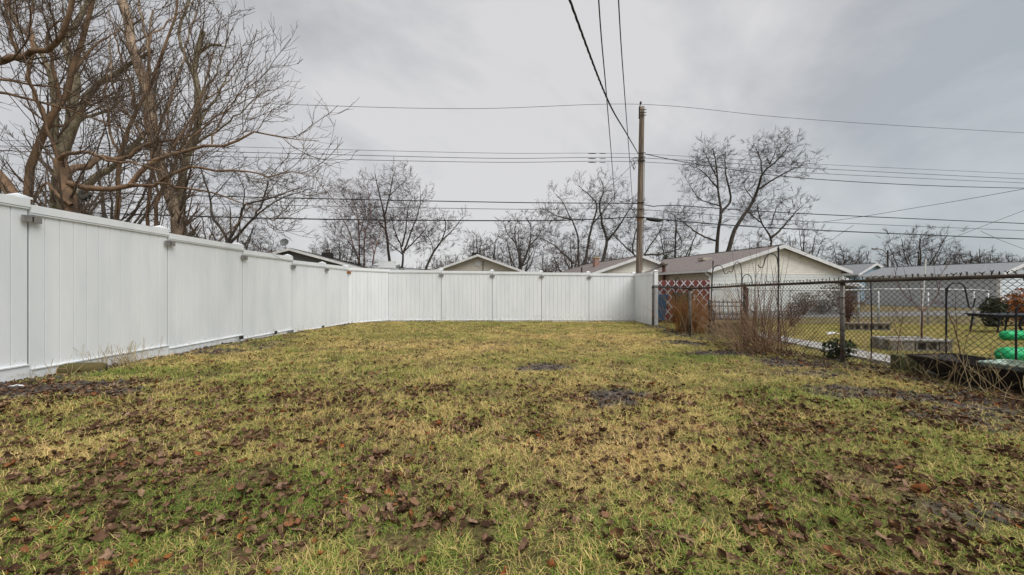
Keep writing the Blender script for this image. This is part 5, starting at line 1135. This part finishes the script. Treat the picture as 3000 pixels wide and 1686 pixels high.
def clump(i, n, rad, hmin, hmax, w, lean):
    V = []; Q = []; Cc = []
    for k in range(n):
        a = rg.random() * 6.283; rr = rad * math.sqrt(rg.random()); x, y = rr * math.cos(a), rr * math.sin(a); h = rg.uniform(hmin, hmax); d = rg.random() * 6.283; le_ = rg.uniform(.25, 1.0) * lean; ww = w * rg.uniform(.6, 1.2); c = (rg.normal(.22, .16) if rg.random() < .5 else rg.normal(.80, .2))
        px, py = -math.sin(d) * ww, math.cos(d) * ww; o = len(V)
        for j, t_ in enumerate((0, .4, .75, 1.0)):
            f = h * le_ * t_ ** 1.7; z = h * (t_ - .45 * le_ * t_ ** 2) - .006; wd = (1, .9, .6, .12)[j]
            V += [(x + math.cos(d) * f - px * wd, y + math.sin(d) * f - py * wd, z), (x + math.cos(d) * f + px * wd, y + math.sin(d) * f + py * wd, z)]; Cc += [c, c]
        for j in range(3): Q.append((o + 2 * j, o + 2 * j + 1, o + 2 * j + 3, o + 2 * j + 2))
    me = qmesh('grass_clump', [(np.array(V), np.array(Q))], gmat); at_ = me.attributes.new('blade', 'FLOAT_COLOR', 'POINT'); cc = np.array(Cc); at_.data.foreach_set('color', np.stack([cc, cc, cc, np.ones_like(cc)], 1).ravel().astype(np.float32))
    return bpy.data.objects.new('grass_clump', me)
gcol = bpy.data.collections.new('grass_sources')
for i in range(10): gcol.objects.link(clump(i, 48, .075, .014, .052, .0013, 1.6))
def leaf_mesh(i, seed):
    rr = np.random.default_rng(seed); nu, nv = 6, 5; V = []; L = .026 * rr.uniform(.7, 1.35); W = L * rr.uniform(.6, .95); c1_, c2_ = (rr.uniform(.5, 2.8), rr.uniform(.4, 2.6)) if i % 3 else (rr.uniform(.2, .6), rr.uniform(.2, .7)); tw = rr.normal(0, .6); ph = rr.random() * 6
    for a in range(nu):
        u = a / (nu - 1); hw = W * (math.sin(math.pi * min(1, u * .97 + .04)) ** .65) * (1 + .42 * math.sin(u * 13 + ph)) * rr.uniform(.8, 1.1)
        for b_ in range(nv):
            v = b_ / (nv - 1) * 2 - 1; x = v * hw; y = (u - .5) * 2 * L; rx = 1 / max(c2_, .1)
            th = v * c2_ * .9; X = math.sin(th) * hw * rx; Z = (1 - math.cos(th)) * hw * rx
            ph_ = (u - .5) * c1_; Y_ = math.sin(ph_) * 2 * L / c1_; Z += (1 - math.cos(ph_)) * 2 * L / c1_ + rr.normal(0, .0034)
            ct, st_ = math.cos(tw * u), math.sin(tw * u); V.append((X * ct - Z * st_, Y_, X * st_ + Z * ct))
    idx = np.arange(nu * nv).reshape(nu, nv); Q = np.stack([idx[:-1, :-1], idx[:-1, 1:], idx[1:, 1:], idx[1:, :-1]], -1).reshape(-1, 4)
    return qmesh('fallen_leaf', [(np.array(V), Q)], lmat)
lmeshes = [leaf_mesh(i, 300 + i) for i in range(16)]
lcol = bpy.data.collections.new('leaf_sources')
for me in lmeshes: lcol.objects.link(bpy.data.objects.new('leaf_source', me))

def scatter(name, label, cat, src, P, rot, scl, idx, tint_):
    me = bpy.data.meshes.new(name); me.vertices.add(len(P)); me.vertices.foreach_set('co', P.astype(np.float32).ravel())
    def att(n, t, d, key): a = me.attributes.new(n, t, 'POINT'); a.data.foreach_set(key, np.ascontiguousarray(d).ravel())
    att('rot', 'FLOAT_VECTOR', rot.astype(np.float32), 'vector'); att('scl', 'FLOAT', scl.astype(np.float32), 'value'); att('idx', 'INT', idx.astype(np.int32), 'value'); att('tint', 'FLOAT_COLOR', tint_.astype(np.float32), 'color')
    o = link(name, me); tag(o, label, cat, kind='stuff')
    ng = bpy.data.node_groups.new(name, 'GeometryNodeTree'); ng.interface.new_socket('Geometry', in_out='INPUT', socket_type='NodeSocketGeometry'); ng.interface.new_socket('Geometry', in_out='OUTPUT', socket_type='NodeSocketGeometry')
    N = ng.nodes; L_ = ng.links; gi_ = N.new('NodeGroupInput'); go = N.new('NodeGroupOutput'); ip = N.new('GeometryNodeInstanceOnPoints'); ci = N.new('GeometryNodeCollectionInfo'); ci.inputs['Collection'].default_value = src; ci.inputs['Separate Children'].default_value = True; ci.inputs['Reset Children'].default_value = True
    def na(nm, ty): q_ = N.new('GeometryNodeInputNamedAttribute'); q_.data_type = ty; q_.inputs['Name'].default_value = nm; return q_.outputs['Attribute']
    L_.new(gi_.outputs[0], ip.inputs['Points']); L_.new(ci.outputs[0], ip.inputs['Instance']); ip.inputs['Pick Instance'].default_value = True
    L_.new(na('idx', 'INT'), ip.inputs['Instance Index']); e2r = N.new('FunctionNodeEulerToRotation'); L_.new(na('rot', 'FLOAT_VECTOR'), e2r.inputs[0]); L_.new(e2r.outputs[0], ip.inputs['Rotation']); L_.new(na('scl', 'FLOAT'), ip.inputs['Scale'])
    L_.new(ip.outputs[0], go.inputs[0]); md_ = o.modifiers.new('scatter', 'NODES'); md_.node_group = ng
    return o
def in_view(x, y, m=.35): return np.abs(x) < (1288 / F) * y + m
def lawn_ok(x, y): return (x > left_x(y) + .06) & (x < chain_x(y) - .02) & (y < back_y(x) - .07) & in_view(x, y)
def sample(n, x0, x1, y0, y1): return rg.uniform(x0, x1, n), rg.uniform(y0, y1, n)
# dry and green patches of the lawn
DRY = [(gp(1600, 1150), .55, .35), (gp(1480, 1130), .5, .2), (gp(1800, 1085), .35, .12), (gp(1050, 1080), .3, .12), (gp(1640, 1085), .3, .1), (gp(90, 1150), .4, .1), (gp(1650, 1010), .3, .12), (gp(1100, 870), 1.6, .8), (gp(1500, 850), 1.8, .7)]
GRN = [(gp(520, 945), 1.0, .45), (gp(330, 930), .5, .3), (gp(2000, 1150), .8, .5), (gp(1960, 1000), .7, .4), (gp(1250, 985), .6, .3), (gp(2250, 1330), .6, .3), (gp(1750, 900), .7, .6), (gp(1000, 1350), .6, .25), (gp(500, 1250), .8, .3), (gp(1900, 860), .4, .8)]
def greenness(x, y):
    g_ = .42 + (fnoise(x, y, .9, 21) - .5) * .8 + (fnoise(x, y, 4.5, 25) - .5) * .7
    for (p_, a, b_) in DRY: g_ -= .5 * np.exp(-(((x - p_.x) / a) ** 2 + ((y - p_.y) / b_) ** 2))
    for (p_, a, b_) in GRN: g_ += .3 * np.exp(-(((x - p_.x) / a) ** 2 + ((y - p_.y) / b_) ** 2))
    return g_
GX = []; GY = []; GS = []
for (y0, y1, dens, sc) in ((1.05, 2.6, 560, .85), (2.6, 4.2, 400, .95), (4.2, 7, 260, 1.1), (7, 15.6, 150, 1.3)):
    w = (1288 / F) * y1 + .4; x0, x1 = max(-5.5, -w), min(5.5, w); n = int(dens * (x1 - x0) * (y1 - y0)); x, y = sample(n, x0, x1, y0, y1); k = lawn_ok(x, y)
    s = soil_at(x, y); k &= rg.random(n) > s * 1.05
    k &= rg.random(n) < np.clip(-.25 + 2.1 * fnoise(x, y, 4.5, 31), .15, 1)
    GX.append(x[k]); GY.append(y[k]); GS.append(np.full(k.sum(), sc))
x = np.concatenate(GX); y = np.concatenate(GY); s = np.concatenate(GS) * rg.uniform(.75, 1.3, len(x)) * (.8 + .45 * fnoise(x, y, 2.2, 35)); n = len(x)
gr_ = greenness(x, y); tn = np.stack([np.clip(gr_ + rg.normal(0, .08, n), 0, 1.2) + .25, rg.uniform(.6, 1.12, n), np.zeros(n), np.ones(n)], 1)
rot = np.stack([rg.normal(0, .12, n), rg.normal(0, .12, n), rg.random(n) * 6.283], 1)
scatter('lawn_grass', 'patchy winter lawn grass, straw and green, covering the fenced yard', 'grass', gcol, np.stack([x, y, GZ(x, y)], 1), rot, s, rg.integers(0, 10, n), tn)
# next yard
n = 14000; x, y = sample(n, 4.4, 18, 3.6, 15.2)
px = 5.36 + (y - 5) * .115; k = (x > chain_x(y) + .05) & ((x < px - .03) | (x > px + .66)) & in_view(x, y) & (y < 14.6)
bare = np.exp(-(((x - 7.2) / 2.6) ** 2 + ((y - 6.2) / .8) ** 2)); k &= rg.random(n) > bare * .85
k &= ~((np.abs(x - 5.5) < .4) & (y < 5.2)); x, y = x[k], y[k]; n = len(x)
tn = np.stack([np.clip(.47 + (fnoise(x, y, 1.0, 61) - .5) * .5 + rg.normal(0, .08, n), 0, 1.1) + .25, rg.uniform(.8, 1.1, n), np.zeros(n), np.ones(n)], 1)
scatter('neighbour_grass', "short winter grass of the neighbouring yard beyond the chain link", 'grass', gcol, np.stack([x, y, GZ(x, y)], 1), np.stack([rg.normal(0, .1, n), rg.normal(0, .1, n), rg.random(n) * 6.283], 1), rg.uniform(.9, 1.5, n), rg.integers(0, 10, n), tn)
# fallen leaves
def patch(x, y):
    d = np.zeros(len(x), bool)
    for (a, b_, rx, ry, w_) in SOIL[:4]: d |= ((x - a) / rx) ** 2 + ((y - b_) / ry) ** 2 < 1.0
    return d
def leaf_density(x, y):
    c = fnoise(x, y, 3.6, 81); c2 = fnoise(x, y, .7, 85); d = np.clip((c - .47) / .10, 0, 1) * (.35 + .9 * np.clip((c2 - .35) / .3, 0, 1)) + .22
    d *= np.interp(y, [1, 3.2, 4.5, 7, 15], [1.0, .95, .7, .36, .13]) * np.interp(x, [-5, -1.0, 1.6, 5], [1.3, 1.05, .85, .75])
    d = np.maximum(d, 1.6 * np.exp(-((x - chain_x(y) + .2) / .5) ** 2) * (y < 8.5)); d = np.maximum(d, .8 * np.exp(-((x - left_x(y) - .1) / .25) ** 2))
    d = np.maximum(d, .35 * np.exp(-((back_y(x) - y) / .3) ** 2)); return d
n = 80000; x, y = sample(n, -5.4, 5.6, 1.0, 15.4); keep = rg.random(n) < leaf_density(x, y) * .8 * np.where(patch(x, y), .35, 1)
ok = (x > left_x(y) + .04) & (x < chain_x(y) + .35) & (y < back_y(x) - .05) & in_view(x, y); k = keep & ok; x, y = x[k], y[k]; n = len(x)
# more in the foreground
n2 = 42000; x2, y2 = sample(n2, -5.3, 5.2, 1.0, 4.2); k2 = (rg.random(n2) < np.minimum(leaf_density(x2, y2) * 1.25, .95)) & ~(patch(x2, y2) & (rg.random(n2) < .6)) & (x2 > left_x(y2) + .04) & (x2 < chain_x(y2) + .3) & in_view(x2, y2); x = np.r_[x, x2[k2]]; y = np.r_[y, y2[k2]]; n = len(x)
near = rg.random(n) < 1; order = np.argsort(np.hypot(x, y)); x, y = x[order], y[order]
z = GZ(x, y) + rg.uniform(-.001, .022, n) * np.where(soil_at(x, y) > .5, .4, 1); sc = np.clip(rg.lognormal(-.60, .40, n), .22, 1.15); rt = np.stack([rg.normal(0, .42, n), rg.normal(0, .42, n), rg.random(n) * 6.283], 1); ix = rg.integers(0, 16, n)
vis = np.where((np.abs(x) < 1288 / F * y - .03) & (y > 1.33))[0][:300]; rest_ = np.setdiff1d(np.arange(n), vis)
scatter('leaf_litter', 'scattered dry brown leaf litter over the lawn further from the camera', 'fallen leaves', lcol, np.stack([x, y, z], 1)[rest_], rt[rest_], sc[rest_], ix[rest_], np.ones((len(rest_), 4)))
for i in vis:
    o = bpy.data.objects.new('fallen_leaf', lmeshes[ix[i]]); o.location = (x[i], y[i], z[i]); o.rotation_euler = rt[i]; o.scale = (sc[i],) * 3; COL.objects.link(o)
    tag(o, 'curled dry brown leaf lying in the grass nearest the camera', 'leaf', 'fallen leaves in the foreground grass')
# crumbs of soil on the bare ground
clod_m = mat('soil_crumb', (0.15, 0.122, 0.10), .95, .6, 30, .4, 90, col2=(.04, .032, .026)); ccol = bpy.data.collections.new('crumb_sources')
for i in range(5):
    rr = np.random.default_rng(700 + i); b_ = MB().lathe([(.004, 0), (.010, .004), (.011, .009), (.006, .014)], 6); b_.v = [tuple(np.array(v) * rr.uniform(.7, 1.3, 3)) for v in b_.v]; ccol.objects.link(bpy.data.objects.new('crumb', b_.mesh('crumb', clod_m)))
nc = 90000; xc, yc = sample(nc, -5.3, 5.6, 1.2, 14.8); kc = (rg.random(nc) < soil_at(xc, yc) * .95) & in_view(xc, yc) & (xc > left_x(yc) + .03) & (yc < back_y(xc) - .03); xc, yc = xc[kc], yc[kc]; nc = len(xc)
scatter('soil_crumbs', 'loose dark soil crumbs on the bare patches of the lawn', 'soil', ccol, np.stack([xc, yc, GZ(xc, yc) - .003], 1), rg.normal(0, .5, (nc, 3)) + np.array([0, 0, 3]), np.clip(rg.lognormal(-.35, .6, nc), .25, 2.6), rg.integers(0, 5, nc), np.ones((nc, 4)))
print('leaves', n, 'grass', len(GX))
